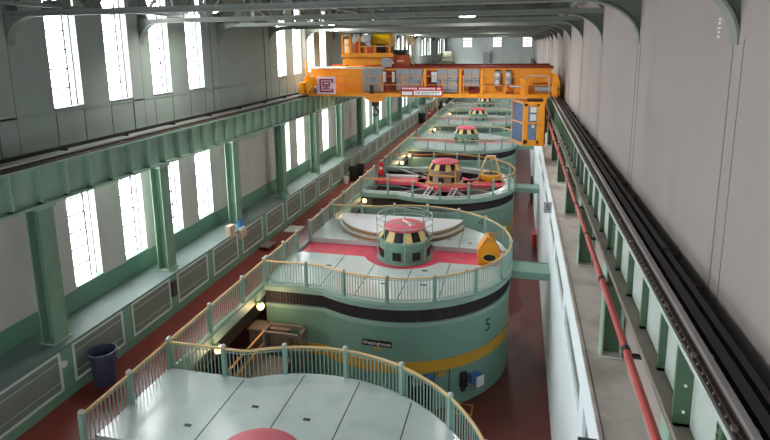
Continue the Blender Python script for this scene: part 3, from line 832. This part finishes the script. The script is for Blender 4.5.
# bulkhead lamps under the walkway edge
LY = [16.35, 19.75, 32.4, 35.9, 48.6, 52.1, 65.4, 68.6, 81.2, 84.4]
for i, y in enumerate(LY):
    t = thing('globe_lamp', 'small glowing globe lamp under the walkway edge, %s from the near end' % (ORD[i] if i else 'first'), 'lamp', (XWALK + 0.02, y, -0.6))
    b = bm(); lathe(b, [(0.02, -0.17), (0.1, -0.14), (0.15, -0.05), (0.15, 0.03), (0.1, 0.11), (0.05, 0.13)], 16, (0.2, 0, 0)); obj('globe', b, M['globe'], t)
    b = bm(); box(b, -0.12, 0.2, -0.05, 0.05, 0.1, 0.16); cyl(b, (0.2, 0, 0.08), (0.2, 0, 0.18), 0.08, seg=12); obj('arm', b, M['rim'], t)
    li = bpy.data.lights.new('globe_light', 'POINT'); li.energy = 22; li.color = (1, 0.72, 0.42); li.shadow_soft_size = 0.2
    lo_ = bpy.data.objects.new('globe_light', li); COL.objects.link(lo_); lo_.parent = t; lo_.location = (0.5, 0, -0.1)

# equipment in the gap between the two nearest generators
t = thing('landing_platform', 'brown steel landing with orange handrails below the walkway', 'platform', (-9.9, 16.6, -2.6))
b = bm(); box(b, -0.6, 1.2, 0, 2.85, -0.1, 0); obj('landing_deck', b, M['steelbrown'], t)
for x in (-0.5, 1.1):
    for y in (0.1, 2.75):
        b = bm(); box(b, x - 0.06, x + 0.06, y - 0.06, y + 0.06, LOW + 2.6, -0.1); obj('leg', b, M['steelbrown'], t)
for x in (0.0,):
    for z in (1.05, 0.55):
        b = bm(); tube(b, [(x, 0.0, z), (x, 2.85, z)], 0.045, seg=8); obj('handrail', b, M['orail'], t)
    for y in (0.05, 1.4, 2.8):
        b = bm(); box(b, x - 0.04, x + 0.04, y - 0.04, y + 0.04, 0, 1.1); obj('post', b, M['post'], t)
t = thing('steel_cabinet', 'tall brown-grey steel cabinet under the walkway beside the numbered housing', 'cabinet', (-10.35, 20.05, LOW))
b = bm(); box(b, -0.35, 0.35, -0.35, 0.35, 0, 3.1); obj('body', b, M['steelbrown'], t)
b = bm(); box(b, -0.4, 0.4, -0.4, 0.4, 3.1, 3.16); obj('top_plate', b, M['steelbrown'], t)
b = bm(); box(b, 0.05, 0.1, -0.38, -0.34, 0.2, 3.0); box(b, 0.3, 0.36, -0.38, -0.34, 0.2, 3.0); obj('corner_strip', b, M['clip'], t)
t = thing('pipe_frame', 'low open brown steel frame against the green housing', 'frame', (-9.25, 19.95, LOW))
for x in (-0.85, 0.85):
    for y in (-0.35, 0.35):
        b = bm(); box(b, x - 0.06, x + 0.06, y - 0.06, y + 0.06, 0, 3.05); obj('leg', b, M['steelbrown'], t)
b = bm()
for x in (-0.85, 0.85): box(b, x - 0.06, x + 0.06, -0.4, 0.4, 3.05, 3.17)
for y in (-0.35, 0.35): box(b, -0.9, 0.9, y - 0.06, y + 0.06, 3.05, 3.17)
obj('top_frame', b, M['steelbrown'], t)
b = bm(); box(b, -0.7, 0.2, 0.1, 0.3, 2.2, 3.05); cyl(b, (0.45, 0.3, 2.6), (0.45, 0.2, 2.6), 0.14, seg=14); obj('valve_panel', b, M['steelbrown'], t)
b = bm(); bar(b, (0.8, -0.35, 2.8), (-0.4, -0.35, 1.7), 0.07, 0.07); obj('diagonal_brace', b, M['clip'], t)

# yellow square on lower floor, fire box by the wall
b = bm()
for s in ((-2.1, -2.05, 20.45, 21.1), (-1.5, -1.45, 20.45, 21.1), (-2.1, -1.45, 20.42, 20.47), (-2.1, -1.45, 21.08, 21.13)): box(b, *s, LOW, LOW + 0.006)
tag(obj('floor_marking', b, M['stripe']), 'small yellow square painted on the red lower floor', 'floor marking', kind='structure')
t = thing('hose_cabinet', 'red fire hose cabinet at the foot of the white wall', 'cabinet', (1.45, 40.6, LOW))
b = bm(); box(b, -0.14, 0.1, -0.6, 0.6, 0.2, 1.1); obj('body', b, M['red'], t)
b = bm(); box(b, -0.165, -0.14, -0.55, 0.55, 0.25, 1.05); obj('door', b, M['red'], t)
t = thing('valve_manifold', 'dark pipe manifold low on the white wall', 'pipe manifold', (1.45, 53.5, LOW))
for k in range(4):
    b = bm(); tube(b, [(0.0, k * 0.8 - 1.2, 0), (0.0, k * 0.8 - 1.2, 2.0)], 0.09, seg=8); obj('pipe', b, M['dsteel'], t)
b = bm(); tube(b, [(0.0, -2.5, 1.5), (0, 2.5, 1.5)], 0.12, seg=8); obj('header_pipe', b, M['dsteel'], t)
# unit number signs on the white wall
for i, (y, s) in enumerate(((25.7, '5'), (9.75, None))):
    t = thing('unit_sign', ('small grey sign with number 5 projecting from the white wall', 'grey metal sign on the white wall at the picture bottom edge')[i], 'sign', (1.6, y, 2.55))
    b = bm(); box(b, -0.34, 0.0, -0.02, 0.02, -0.25, 0.25); obj('plate', b, M['gcab'] if i == 0 else M['seam'], t)
    b = bm(); box(b, -0.3, 0.0, 0.02, 0.05, -0.02, 0.02); obj('bracket', b, M['dsteel'], t)
    if s: text_part('sign_number', s, 0.4, M['black'], t, Matrix.Translation((-0.17, -0.026, 0)) @ Matrix.Rotation(PI / 2, 4, 'X'))

# ------------------------------------------------------------------ things on the walkway and bench
def bin_(label, x, y, r, h, m):
    t = thing('trash_bin', label, 'bin', (x, y, 0))
    b = bm(); lathe(b, [(r * 0.8, 0), (r * 0.84, 0.03), (r * 0.96, h * 0.86), (r * 1.06, h * 0.88), (r * 1.08, h), (r * 1.0, h), (r * 0.9, h * 0.8)], 32, cap=False); obj('bin_body', b, M[m], t)
    b = bm(); cyl(b, (0, 0, 0.02), (0, 0, 0.05), r * 0.8, seg=32); cyl(b, (0, 0, h * 0.70), (0, 0, h * 0.72), r * 0.9, seg=32); obj('liner', b, M['binin'], t)
    for s in (-1, 1):
        b = bm(); box(b, s * r * 1.02 - 0.04, s * r * 1.02 + 0.04, -0.09, 0.09, h * 0.72, h * 0.8); obj('handle', b, M[m], t)
bin_('round dark blue trash bin standing on the red walkway', -11.95, 13.0, 0.38, 1.05, 'bin')
bin_('black round bin by the radiators, nearer of the dark pair', -11.8, 38.9, 0.32, 1.05, 'black')
bin_('black round bin by the radiators, farther of the dark pair', -11.55, 39.8, 0.32, 1.05, 'black')
bin_('grey round bin far along the walkway beside a small extinguisher', -12.0, 70.5, 0.45, 1.2, 'dsteel')
def pail(label, x, y, z, r, h, m):
    t = thing('pail', label, 'pail', (x, y, z))
    b = bm(); lathe(b, [(r * 0.8, 0), (r, h), (r * 0.92, h), (r * 0.75, 0.04)], 20, cap=False); cyl(b, (0, 0, 0.01), (0, 0, 0.04), r * 0.78, seg=20); obj('pail_body', b, M[m], t)
    b = bm(); tube(b, [(r * math.cos(a), 0, h + r * 0.7 * math.sin(a)) for a in [PI * k / 12 for k in range(13)]], 0.012, seg=6); obj('handle', b, M['dsteel'], t)
pail('white plastic pail on the walkway before the black bins', -12.1, 38.0, 0, 0.22, 0.5, 'paper')
pail('blue pail standing on the radiator shelf', -12.55, 22.95, ZB, 0.17, 0.34, 'blue')
pail('teal pail on the radiator shelf farther down the wall', -12.55, 28.05, ZB, 0.18, 0.32, 'house')
t = thing('notice_box', 'pinkish cardboard notice standing on the edge of the radiator shelf', 'box', (-12.52, 21.9, ZB))
b = bm(); box(b, -0.12, 0.12, -0.22, 0.22, -0.12, 0.42); obj('card_panel', b, M['card'], t)
t = thing('leaflet_holder', 'small leaflet holder hung on the radiator cabinet front', 'holder', (XRAD + 0.02, 22.75, 1.3))
b = bm(); box(b, 0, 0.12, -0.3, 0.3, -0.12, 0.22); obj('holder_body', b, M['card'], t)
b = bm(); box(b, 0.02, 0.06, -0.26, 0.26, 0.22, 0.36); obj('leaflets', b, M['paper'], t)
b = bm(); box(b, -12.25, -11.4, 27.0, 28.0, 0.0, 0.05); tag(obj('floor_mat', b, M['paper']), 'pale square mat lying on the red walkway', 'mat')
t = thing('floor_dolly', 'small low grey dolly by the radiator cabinets', 'dolly', (-12.05, 24.6, 0))
b = bm(); box(b, -0.28, 0.28, -0.4, 0.4, 0.13, 0.2); obj('platform', b, M['steelbrown'], t)
for sx in (-1, 1):
    for sy in (-1, 1):
        b = bm(); cyl(b, (sx * 0.2 - 0.03, sy * 0.3, 0.065), (sx * 0.2 + 0.03, sy * 0.3, 0.065), 0.065, seg=12); obj('wheel', b, M['black'], t)
b = bm(); box(b, XRAD, XRAD + 0.1, 17.2, 17.45, 0.75, 1.35); tag(obj('wall_box', b, M['railbrown']), 'small dull brown box on the radiator front between two grilles', 'box')
t = thing('signal_button', 'round pale button on the near radiator front', 'button', (XRAD + 0.0, 12.05, 1.1))
b = bm(); cyl(b, (0, 0, 0), (0.06, 0, 0), 0.1, seg=16); obj('button_face', b, M['paper'], t)
# distant carts at the end of the walkway
for i, (x, y) in enumerate(((-11.2, 84.0), (-10.9, 92.5))):
    t = thing('equipment_cart', ('dark equipment cart with white drum far down the walkway', 'dark equipment cart farthest along the walkway')[i], 'cart', (x, y, 0))
    b = bm(); box(b, -0.7, 0.7, -0.5, 0.5, 0.2, 0.7); obj('cart_body', b, M['dsteel'], t)
    for sx in (-1, 1):
        for sy in (-1, 1):
            b = bm(); cyl(b, (sx * 0.5, sy * 0.5, 0.15), (sx * 0.5, sy * 0.5 + 0.08, 0.15), 0.15, seg=12); obj('wheel', b, M['black'], t)
    b = bm(); cyl(b, (-0.3, 0, 0.7), (-0.3, 0, 1.5), 0.2, seg=12); obj('cylinder_tank', b, M['black'], t)
    b = bm(); cyl(b, (0.3, -0.2, 0.7), (0.3, -0.2, 1.1), 0.2, seg=12); obj('drum', b, M['white'] if i == 0 else M['dsteel'], t)
t = thing('stepladder', 'tall yellow stepladder standing far down the walkway', 'ladder', (-12.0, 82.0, 0))
for s in (-1, 1):
    b = bm(); bar(b, (s * 0.35, -0.5, 0), (s * 0.2, 0, 2.4), 0.09, 0.07); bar(b, (s * 0.35, 0.5, 0), (s * 0.2, 0, 2.4), 0.09, 0.07); obj('side_rail', b, M['hand'], t)
for k in range(7):
    f = (k + 1) / 8; b = bm(); box(b, -0.33 + 0.13 * f, 0.33 - 0.13 * f, -0.5 + 0.5 * f - 0.05, -0.5 + 0.5 * f + 0.05, 2.4 * f, 2.4 * f + 0.04); obj('rung', b, M['hand'], t)
# far end: cream hoist and pale cabinet
t = thing('wall_hoist', 'cream coloured hoist beside the far end of the left girder', 'hoist', (-12.4, 99.5, 6.85))
b = bm(); cyl(b, (-0.7, 0, 1.1), (0.7, 0, 1.1), 0.6, seg=20); obj('drum', b, M['cream2'], t)
b = bm(); box(b, -0.9, 0.9, -0.7, 0.7, 0, 0.45); box(b, -0.9, -0.75, -0.5, 0.5, 0.4, 1.5); box(b, 0.75, 0.9, -0.5, 0.5, 0.4, 1.5); obj('base_frame', b, M['cream2'], t)
b = bm(); bar(b, (0.4, 0, 1.6), (0.1, 0, 3.2), 0.15, 0.15); obj('mast', b, M['gcab'], t)
t = thing('wall_panel', 'pale vertical duct on the end wall', 'duct', (-6.2, YF - 0.5, 0))
b = bm(); box(b, -0.55, 0.55, -0.1, 0.4, 0.0, 8.1); obj('duct_body', b, M['gcab'], t)
b = bm(); box(b, -0.6, 0.6, -0.14, 0.4, 8.1, 8.2); obj('duct_cap', b, M['gcab'], t)

# ------------------------------------------------------------------ overhead crane
cr = thing('overhead_crane', 'orange overhead travelling crane spanning the hall on both rails', 'crane', (0, 0, 0))
def cb(name, m, *boxes, parent=None):
    b = bm()
    for q in boxes: box(b, *q)
    return obj(name, b, M[m], parent or cr)
G0, G1 = 33.2, 34.3
cb('front_girder', 'orange', (-12.7, 1.75, G0, G1, 7.02, 8.5), (-12.7, 1.85, G0 - 0.06, G1 + 0.06, 8.45, 8.52), (-12.7, 1.75, G0 - 0.06, G1 + 0.06, 6.98, 7.04))
cb('rear_girder', 'orange', (-12.7, 1.75, 37.0, 38.1, 7.02, 8.5), (-12.7, 1.85, 36.94, 38.16, 8.45, 8.52))
cb('top_rail', 'brown', (-8.0, 1.85, G0 + 0.2, G1 - 0.2, 8.52, 8.64), (-12.7, 1.85, 37.4, 37.6, 8.52, 8.64))
cb('top_plate', 'lmetal', (-12.8, -8.0, G0 - 0.1, G1, 8.52, 8.58))
for nm, x0, x1 in (('end_truck', -13.1, -12.62), ('end_truck', 1.66, 2.1)):
    e = cb(nm, 'orange', (x0 + 0.08, x1 - 0.08, 31.9, 39.4, 7.05, 7.75), (x0, x1, 32.9, 34.4, 7.2, 8.0), (x0, x1, 36.9, 38.2, 7.2, 8.0))
    for y in (32.3, 33.2, 38.1, 39.0):
        b = bm(); xm = -12.9 if x0 < 0 else 1.87
        cyl(b, (xm - 0.07, y, 7.27), (xm + 0.07, y, 7.27), 0.28, seg=20); obj('wheel', b, M['dsteel'], e)
# front walkway
cb('walkway', 'orange', (-12.6, 1.6, 32.3, G0 - 0.06, 6.98, 7.04), (-12.6, 1.6, 32.28, 32.32, 6.9, 7.12))
b = bm()
for z in (7.62, 8.12): tube(b, [(-12.6, 32.3, z), (1.6, 32.3, z)], 0.025, seg=6)
obj('handrail', b, M['orail'], cr)
for k in range(13):
    x = -12.6 + 14.2 * k / 12
    b = bm(); box(b, x - 0.03, x + 0.03, 32.27, 32.33, 7.0, 8.15); obj('rail_post', b, M['orail'], cr)
for x, z1 in ((-12.62, 9.0), (-5.35, 8.5), (-3.32, 8.5), (-2.1, 8.45)):
    b = bm(); box(b, x - 0.07, x + 0.07, 32.34, 32.48, 7.0, z1); obj('upright', b, M['orange'], cr)
for x0, x1, z0 in ((-9.25, -8.0, 7.15), (-7.15, -5.55, 7.3), (-4.68, -3.5, 7.15), (-3.15, -2.25, 7.5)):
    c = cb('control_cabinet', 'gcab', (x0, x1, 32.75, G0 - 0.06, z0, 8.5))
    xm = (x0 + x1) / 2
    cb('door', 'gcab', (x0 + 0.02, xm - 0.01, 32.72, 32.75, z0 + 0.03, 8.47), parent=c)
    cb('door', 'gcab', (xm + 0.01, x1 - 0.02, 32.72, 32.75, z0 + 0.03, 8.47), parent=c)
    cb('door_handle', 'dsteel', (xm + 0.06, xm + 0.2, 32.69, 32.72, 7.95, 7.99), parent=c)
    cb('seam', 'seam', (xm - 0.012, xm + 0.012, 32.735, 32.752, z0, 8.5), parent=c)
for x0, x1, z0, z1 in ((-5.5, -4.75, 7.2, 8.4), (-3.48, -3.2, 7.2, 8.4), (-7.95, -7.2, 7.2, 8.4), (-2.9, -2.3, 7.1, 7.5)):
    cb('recess', 'brown', (x0, x1, G0 - 0.12, G0 - 0.05, z0, z1))
for x in (-7.85, -7.3, -5.42, -4.95, -4.78):
    b = bm(); cyl(b, (x, 32.7, 7.75), (x, 32.7, 8.35), 0.09, seg=10); obj('insulator', b, M['lmetal'], cr)
for x in (-1.25, -0.65):
    b = bm(); box(b, x - 0.17, x + 0.17, 32.7, 33.1, 7.55, 8.38); rs = obj('resistor_box', b, M['gcab'], cr)
    b = bm(); cyl(b, (x, 32.7, 8.15), (x, 32.62, 8.15), 0.13, seg=14); cyl(b, (x, 32.7, 7.78), (x, 32.62, 7.78), 0.11, seg=14); obj('dial', b, M['lmetal'], rs)
    cb('top_cap', 'black', (x - 0.14, x + 0.14, 32.66, 33.1, 8.38, 8.44), parent=rs)
cb('red_stripe', 'brown', (-2.15, -0.4, G0 - 0.09, G0 - 0.05, 7.58, 7.63))
b = bm(); tube(b, [(-0.5, 32.5, 7.55), (0.0, 32.5, 7.5), (0.12, 32.5, 7.62), (0.2, 32.5, 7.85), (0.35, 32.5, 8.06), (0.6, 32.5, 8.12), (1.45, 32.5, 8.12), (1.58, 32.5, 8.0), (1.62, 32.5, 7.6)], 0.055, seg=8); obj('bent_pipe', b, M['lmetal'], cr)
b = bm(); cyl(b, (0.85, 32.5, 7.4), (1.5, 32.5, 7.4), 0.17, seg=16); cyl(b, (1.5, 32.5, 7.4), (1.75, 32.5, 7.4), 0.26, seg=16); obj('travel_motor', b, M['gcab'], cr)
b = bm(); prism_xz(b, [(1.72, 7.1), (1.95, 6.95), (2.15, 7.1), (2.15, 7.8), (1.95, 8.3), (1.75, 8.3)], 32.0, 32.3); obj('bumper_plate', b, M['orange'], cr)
b = bm(); cyl(b, (1.98, 31.98, 7.45), (1.98, 32.02, 7.45), 0.12, seg=14); obj('bumper_hole', b, M['black'], cr)
b = bm(); prism_xz(b, [(-0.95, 7.05), (-0.7, 7.25), (-0.35, 7.25), (-0.2, 7.05)], 32.4, 32.5); obj('shade_plate', b, M['brown'], cr)
# motor and bracket at the left end
b = bm(); cyl(b, (-12.3, 32.5, 7.3), (-11.7, 32.5, 7.3), 0.2, seg=16); obj('travel_motor', b, M['gcab'], cr)
b = bm(); prism_xz(b, [(-12.8, 7.5), (-12.4, 8.1), (-12.15, 8.1), (-12.15, 7.5), (-12.5, 7.1)], 32.0, 32.3); obj('bumper_plate', b, M['orange'], cr)
# half-round sheave plate
b = bm(); prism_xz(b, [(-8.42 + 0.7 * math.cos(PI + PI * k / 16), 7.06 + 0.5 * math.sin(PI + PI * k / 16)) for k in range(17)], 32.5, 32.8); obj('sheave_guard', b, M['orange'], cr)
cb('cable_box', 'black', (-8.62, -8.42, 32.1, 32.26, 7.1, 7.6))
# logo sign
lg = cb('logo_sign', 'pinkish', (-11.95, -10.76, 32.2, 32.25, 7.03, 8.08))
Yl = 32.17
def lbox(m, x0, x1, z0, z1, nm='logo_mark', y=None): return cb(nm, m, (-11.95 + x0, -11.95 + x1, y if y else Yl, 32.2, 7.03 + z0, 7.03 + z1), parent=lg)
b = bm()
for q in ((0.2, 0.28, 0.16, 0.9), (0.2, 0.98, 0.82, 0.9), (0.2, 0.98, 0.16, 0.24), (0.9, 0.98, 0.7, 0.9), (0.9, 0.98, 0.16, 0.36),
          (0.37, 0.8, 0.7, 0.76), (0.37, 0.8, 0.54, 0.6), (0.37, 0.43, 0.54, 0.76), (0.74, 0.8, 0.54, 0.76), (0.37, 0.8, 0.45, 0.50), (0.37, 0.8, 0.31, 0.37), (0.55, 0.62, 0.31, 0.5)):
    box(b, -11.95 + 0.6 + (q[0] - 0.59) * 1.08, -11.95 + 0.6 + (q[1] - 0.59) * 1.08, Yl, 32.2, 7.03 + 0.525 + (q[2] - 0.53) * 1.08, 7.03 + 0.525 + (q[3] - 0.53) * 1.08)
obj('logo_mark', b, M['maroon'], lg)
# red notice
sg = cb('notice_sign', 'signred', (-6.75, -4.3, 32.2, 32.25, 7.0, 7.52))
cb('notice_panel', 'white', (-6.7, -6.08, 32.18, 32.2, 7.03, 7.24), (-5.98, -4.36, 32.18, 32.2, 7.03, 7.28), parent=sg)
b = bm(); x = -6.68; random.seed(11)
while x < -4.45:
    w = random.uniform(0.05, 0.1); box(b, x, x + w, 32.18, 32.2, 7.36, 7.46); x += w + (0.025 if random.random() < 0.85 else 0.12)
obj('notice_heading', b, M['pinkish'], sg)
b = bm()
for z in (7.18, 7.08):
    x = -5.9
    while x < -4.5:
        w = random.uniform(0.03, 0.07); box(b, x, x + w, 32.175, 32.18, z, z + 0.05); x += w + (0.02 if random.random() < 0.8 else 0.07)
obj('notice_text', b, M['seam'], sg)
# operator's cab
cab = cb('operator_cab', 'orange', (0.3, 1.45, 31.5, 33.0, 4.35, 4.45), (0.3, 1.45, 31.5, 33.0, 6.68, 6.78), (0.98, 1.45, 31.5, 31.56, 4.45, 6.68), (1.39, 1.45, 31.5, 33.0, 4.45, 6.68),
         (0.3, 0.5, 31.5, 31.56, 4.45, 6.68), (0.3, 1.1, 31.5, 31.56, 6.55, 6.68), (0.3, 1.1, 31.5, 31.56, 4.45, 4.66), (0.42, 1.1, 31.48, 31.54, 5.56, 5.64), (-0.38, 1.45, 32.95, 33.0, 4.35, 6.78))
mxc = Matrix.Translation((0.3, 31.5, 0)) @ Matrix.Rotation(math.atan2(1.5, -0.68), 4, 'Z')
LL = math.hypot(1.5, 0.68)
b = bm()
for q in ((0, 0.1, 4.35, 6.78), (LL - 0.1, LL, 4.35, 6.78), (0, LL, 4.35, 4.5), (0, LL, 6.66, 6.78), (0, LL, 5.55, 5.64)): box(b, q[0], q[1], -0.03, 0.03, q[2], q[3], mxc)
prism(b, [(0.3, 31.5), (-0.38, 33.0), (0.3, 33.0)][::-1], 4.35, 4.4); prism(b, [(0.3, 31.5), (-0.38, 33.0), (0.3, 33.0)][::-1], 6.74, 6.78)
obj('side_frame', b, M['orail'], cab)
b = bm(); box(b, 0.1, LL - 0.1, -0.01, 0.01, 4.5, 6.66, mxc); obj('side_window', b, M['glass'], cab)
cb('front_window', 'glass', (0.42, 1.05, 31.53, 31.55, 4.66, 6.55), parent=cab)
for q in ((0.62, 0.95, 31.518, 31.53, 6.2, 6.5), (0.62, 0.95, 31.518, 31.53, 5.75, 6.1), (0.72, 0.85, 31.518, 31.53, 5.35, 5.52)):
    cb('window_paper', 'paper', q, parent=cab)  # pale patches stand for reflections, painted onto the cab glass
for q in ((0.1, 0.25, 32.4, 32.9, 6.75, 7.05), (1.3, 1.45, 31.6, 31.8, 6.75, 7.05), (1.3, 1.45, 32.6, 32.9, 6.75, 7.05), (0.05, 0.28, 32.3, 32.45, 6.9, 8.0)):
    cb('hanger', 'orange', q, parent=cab)
cb('cab_roof_gap', 'black', (0.45, 1.2, 31.7, 32.9, 6.78, 6.9), parent=cab)

# trolley
tr = thing('crane_trolley', 'orange hoist trolley with silver drum and yellow hood on the crane', 'crane trolley', (0.45, 0, 8.6))
def tb(name, m, *boxes, parent=None):
    b = bm()
    for q in boxes: box(b, *q)
    return obj(name, b, M[m], parent or tr)
tb('frame', 'orange', (-11.0, -8.3, 34.0, 37.9, 0.2, 0.6), (-11.2, -8.15, 33.7, 34.0, 0.12, 0.5))
tb('platform', 'orange', (-11.2, -7.9, 33.4, 38.0, 0.62, 0.74), (-11.0, -7.9, 33.35, 33.45, 0.6, 0.85))
for x in (-11.0, -8.4):
    for y in (34.0, 37.7):
        b = bm(); cyl(b, (x - 0.06, y, 0.22), (x + 0.06, y, 0.22), 0.2, seg=16); obj('wheel', b, M['dsteel'], tr)
b = bm(); cyl(b, (-10.5, 35.6, 1.35), (-9.75, 35.6, 1.35), 0.62, seg=28); obj('drum', b, M['silver'], tr)
b = bm(); cyl(b, (-10.95, 35.6, 1.35), (-10.5, 35.6, 1.35), 0.68, seg=28); obj('drum_flange', b, M['seam'], tr)
b = bm(); cyl(b, (-9.75, 36.0, 1.5), (-8.5, 36.0, 1.5), 0.55, seg=24); obj('hood', b, M['hood'], tr)
tb('gear_case', 'dorange', (-10.1, -8.3, 34.3, 35.5, 0.74, 1.25), (-10.6, -10.2, 34.3, 35.4, 0.74, 1.5))
b = bm(); cyl(b, (-9.1, 34.2, 1.1), (-8.6, 34.2, 1.1), 0.25, seg=16); obj('hoist_motor', b, M['black'], tr)
for x, z in ((-11.15, 1.95), (-10.65, 1.95), (-10.05, 1.9), (-8.15, 1.9), (-9.1, 1.3), (-9.65, 1.3)):
    tb('rail_post', 'orange', (x - 0.05, x + 0.05, 33.5, 33.6, 0.74, z))
tb('handrail', 'hand', (-11.2, -10.6, 33.5, 33.58, 1.88, 1.97), (-11.2, -10.6, 33.5, 33.58, 1.3, 1.36), (-10.1, -7.95, 33.5, 33.58, 1.22, 1.27))
tb('switch_cabinet', 'cream2', (-11.1, -10.7, 33.8, 34.2, 0.74, 1.7))
mt = tb('rope_motor', 'dorange', (-8.05, -7.2, 34.2, 35.2, -0.05, 0.7), (-7.9, -7.3, 34.1, 34.2, 0.15, 0.55))
tb('motor_top', 'black', (-8.1, -7.4, 34.4, 35.2, 0.7, 1.0), parent=mt)
tb('motor_label', 'white', (-7.85, -7.45, 34.08, 34.1, 0.3, 0.38), parent=mt)
tb('grey_panel', 'gcab', (-8.6, -8.0, 33.3, 33.4, 0.0, 0.55))
tb('end_frame', 'hand', (-6.85, -6.78, 34.2, 34.3, 0.0, 1.95), (-7.4, -7.33, 34.2, 34.3, 1.2, 1.95), (-7.4, -6.78, 34.2, 34.3, 1.88, 1.95), (-7.2, -6.85, 34.25, 34.3, 1.3, 1.85))
# hook
t = thing('crane_hook', 'dark crane hook block hanging below the half-round orange guard', 'hook', (-9.0, 34.9, 5.55))
b = bm(); box(b, -0.22, 0.22, -0.15, 0.15, 0.5, 1.0); obj('block', b, M['dsteel'], t)
b = bm(); tube(b, [(0, 0, 0.5), (0, 0, 0.3)] + [(0.2 * math.sin(a), 0, 0.1 + 0.2 * math.cos(a)) for a in [0.2 + 4.0 * k / 14 for k in range(15)]], 0.06, seg=8); obj('hook', b, M['dsteel'], t)
b = bm()
for x in (-0.16, -0.05, 0.05, 0.16): cyl(b, (x, 0, 1.0), (x, 0, 3.3), 0.02, seg=6)
obj('rope', b, M['dsteel'], t)

# ------------------------------------------------------------------ light and camera
w = bpy.data.worlds.new('world'); scene.world = w; w.use_nodes = True
bg = w.node_tree.nodes['Background']; bg.inputs['Color'].default_value = (0.86, 0.93, 1.0, 1); bg.inputs['Strength'].default_value = 0.85

cam = bpy.data.cameras.new('camera'); co = bpy.data.objects.new('camera', cam); COL.objects.link(co)
F, CX, CYP = 560.0, 385.0, 150.0
vpx, vpy, vvx = 521.0, 42.0, 420.0
d = Vector((vpx - CX, vpy - CYP, F))
vyy = CYP + (F * F + (vpx - CX) * (vvx - CX)) / (CYP - vpy)
v = Vector((vvx - CX, vyy - CYP, F))
d.normalize(); v.normalize(); r = v.cross(d).normalized()
R = Matrix(((r.x, -r.y, -r.z), (d.x, -d.y, -d.z), (-v.x, v.y, v.z)))
co.matrix_world = Matrix.Translation((0, 0, 10)) @ R.to_4x4()
cam.sensor_width = 36.0; cam.lens = 36.0 * F / 770.0; cam.shift_y = -70.0 / 770.0
cam.clip_end = 400; cam.clip_start = 0.05
scene.camera = co
scene.view_settings.view_transform = 'Standard'; scene.view_settings.look = 'None'
scene.view_settings.gamma = 1.0; scene.view_settings.exposure = 0.55
scene.view_settings.use_curve_mapping = False
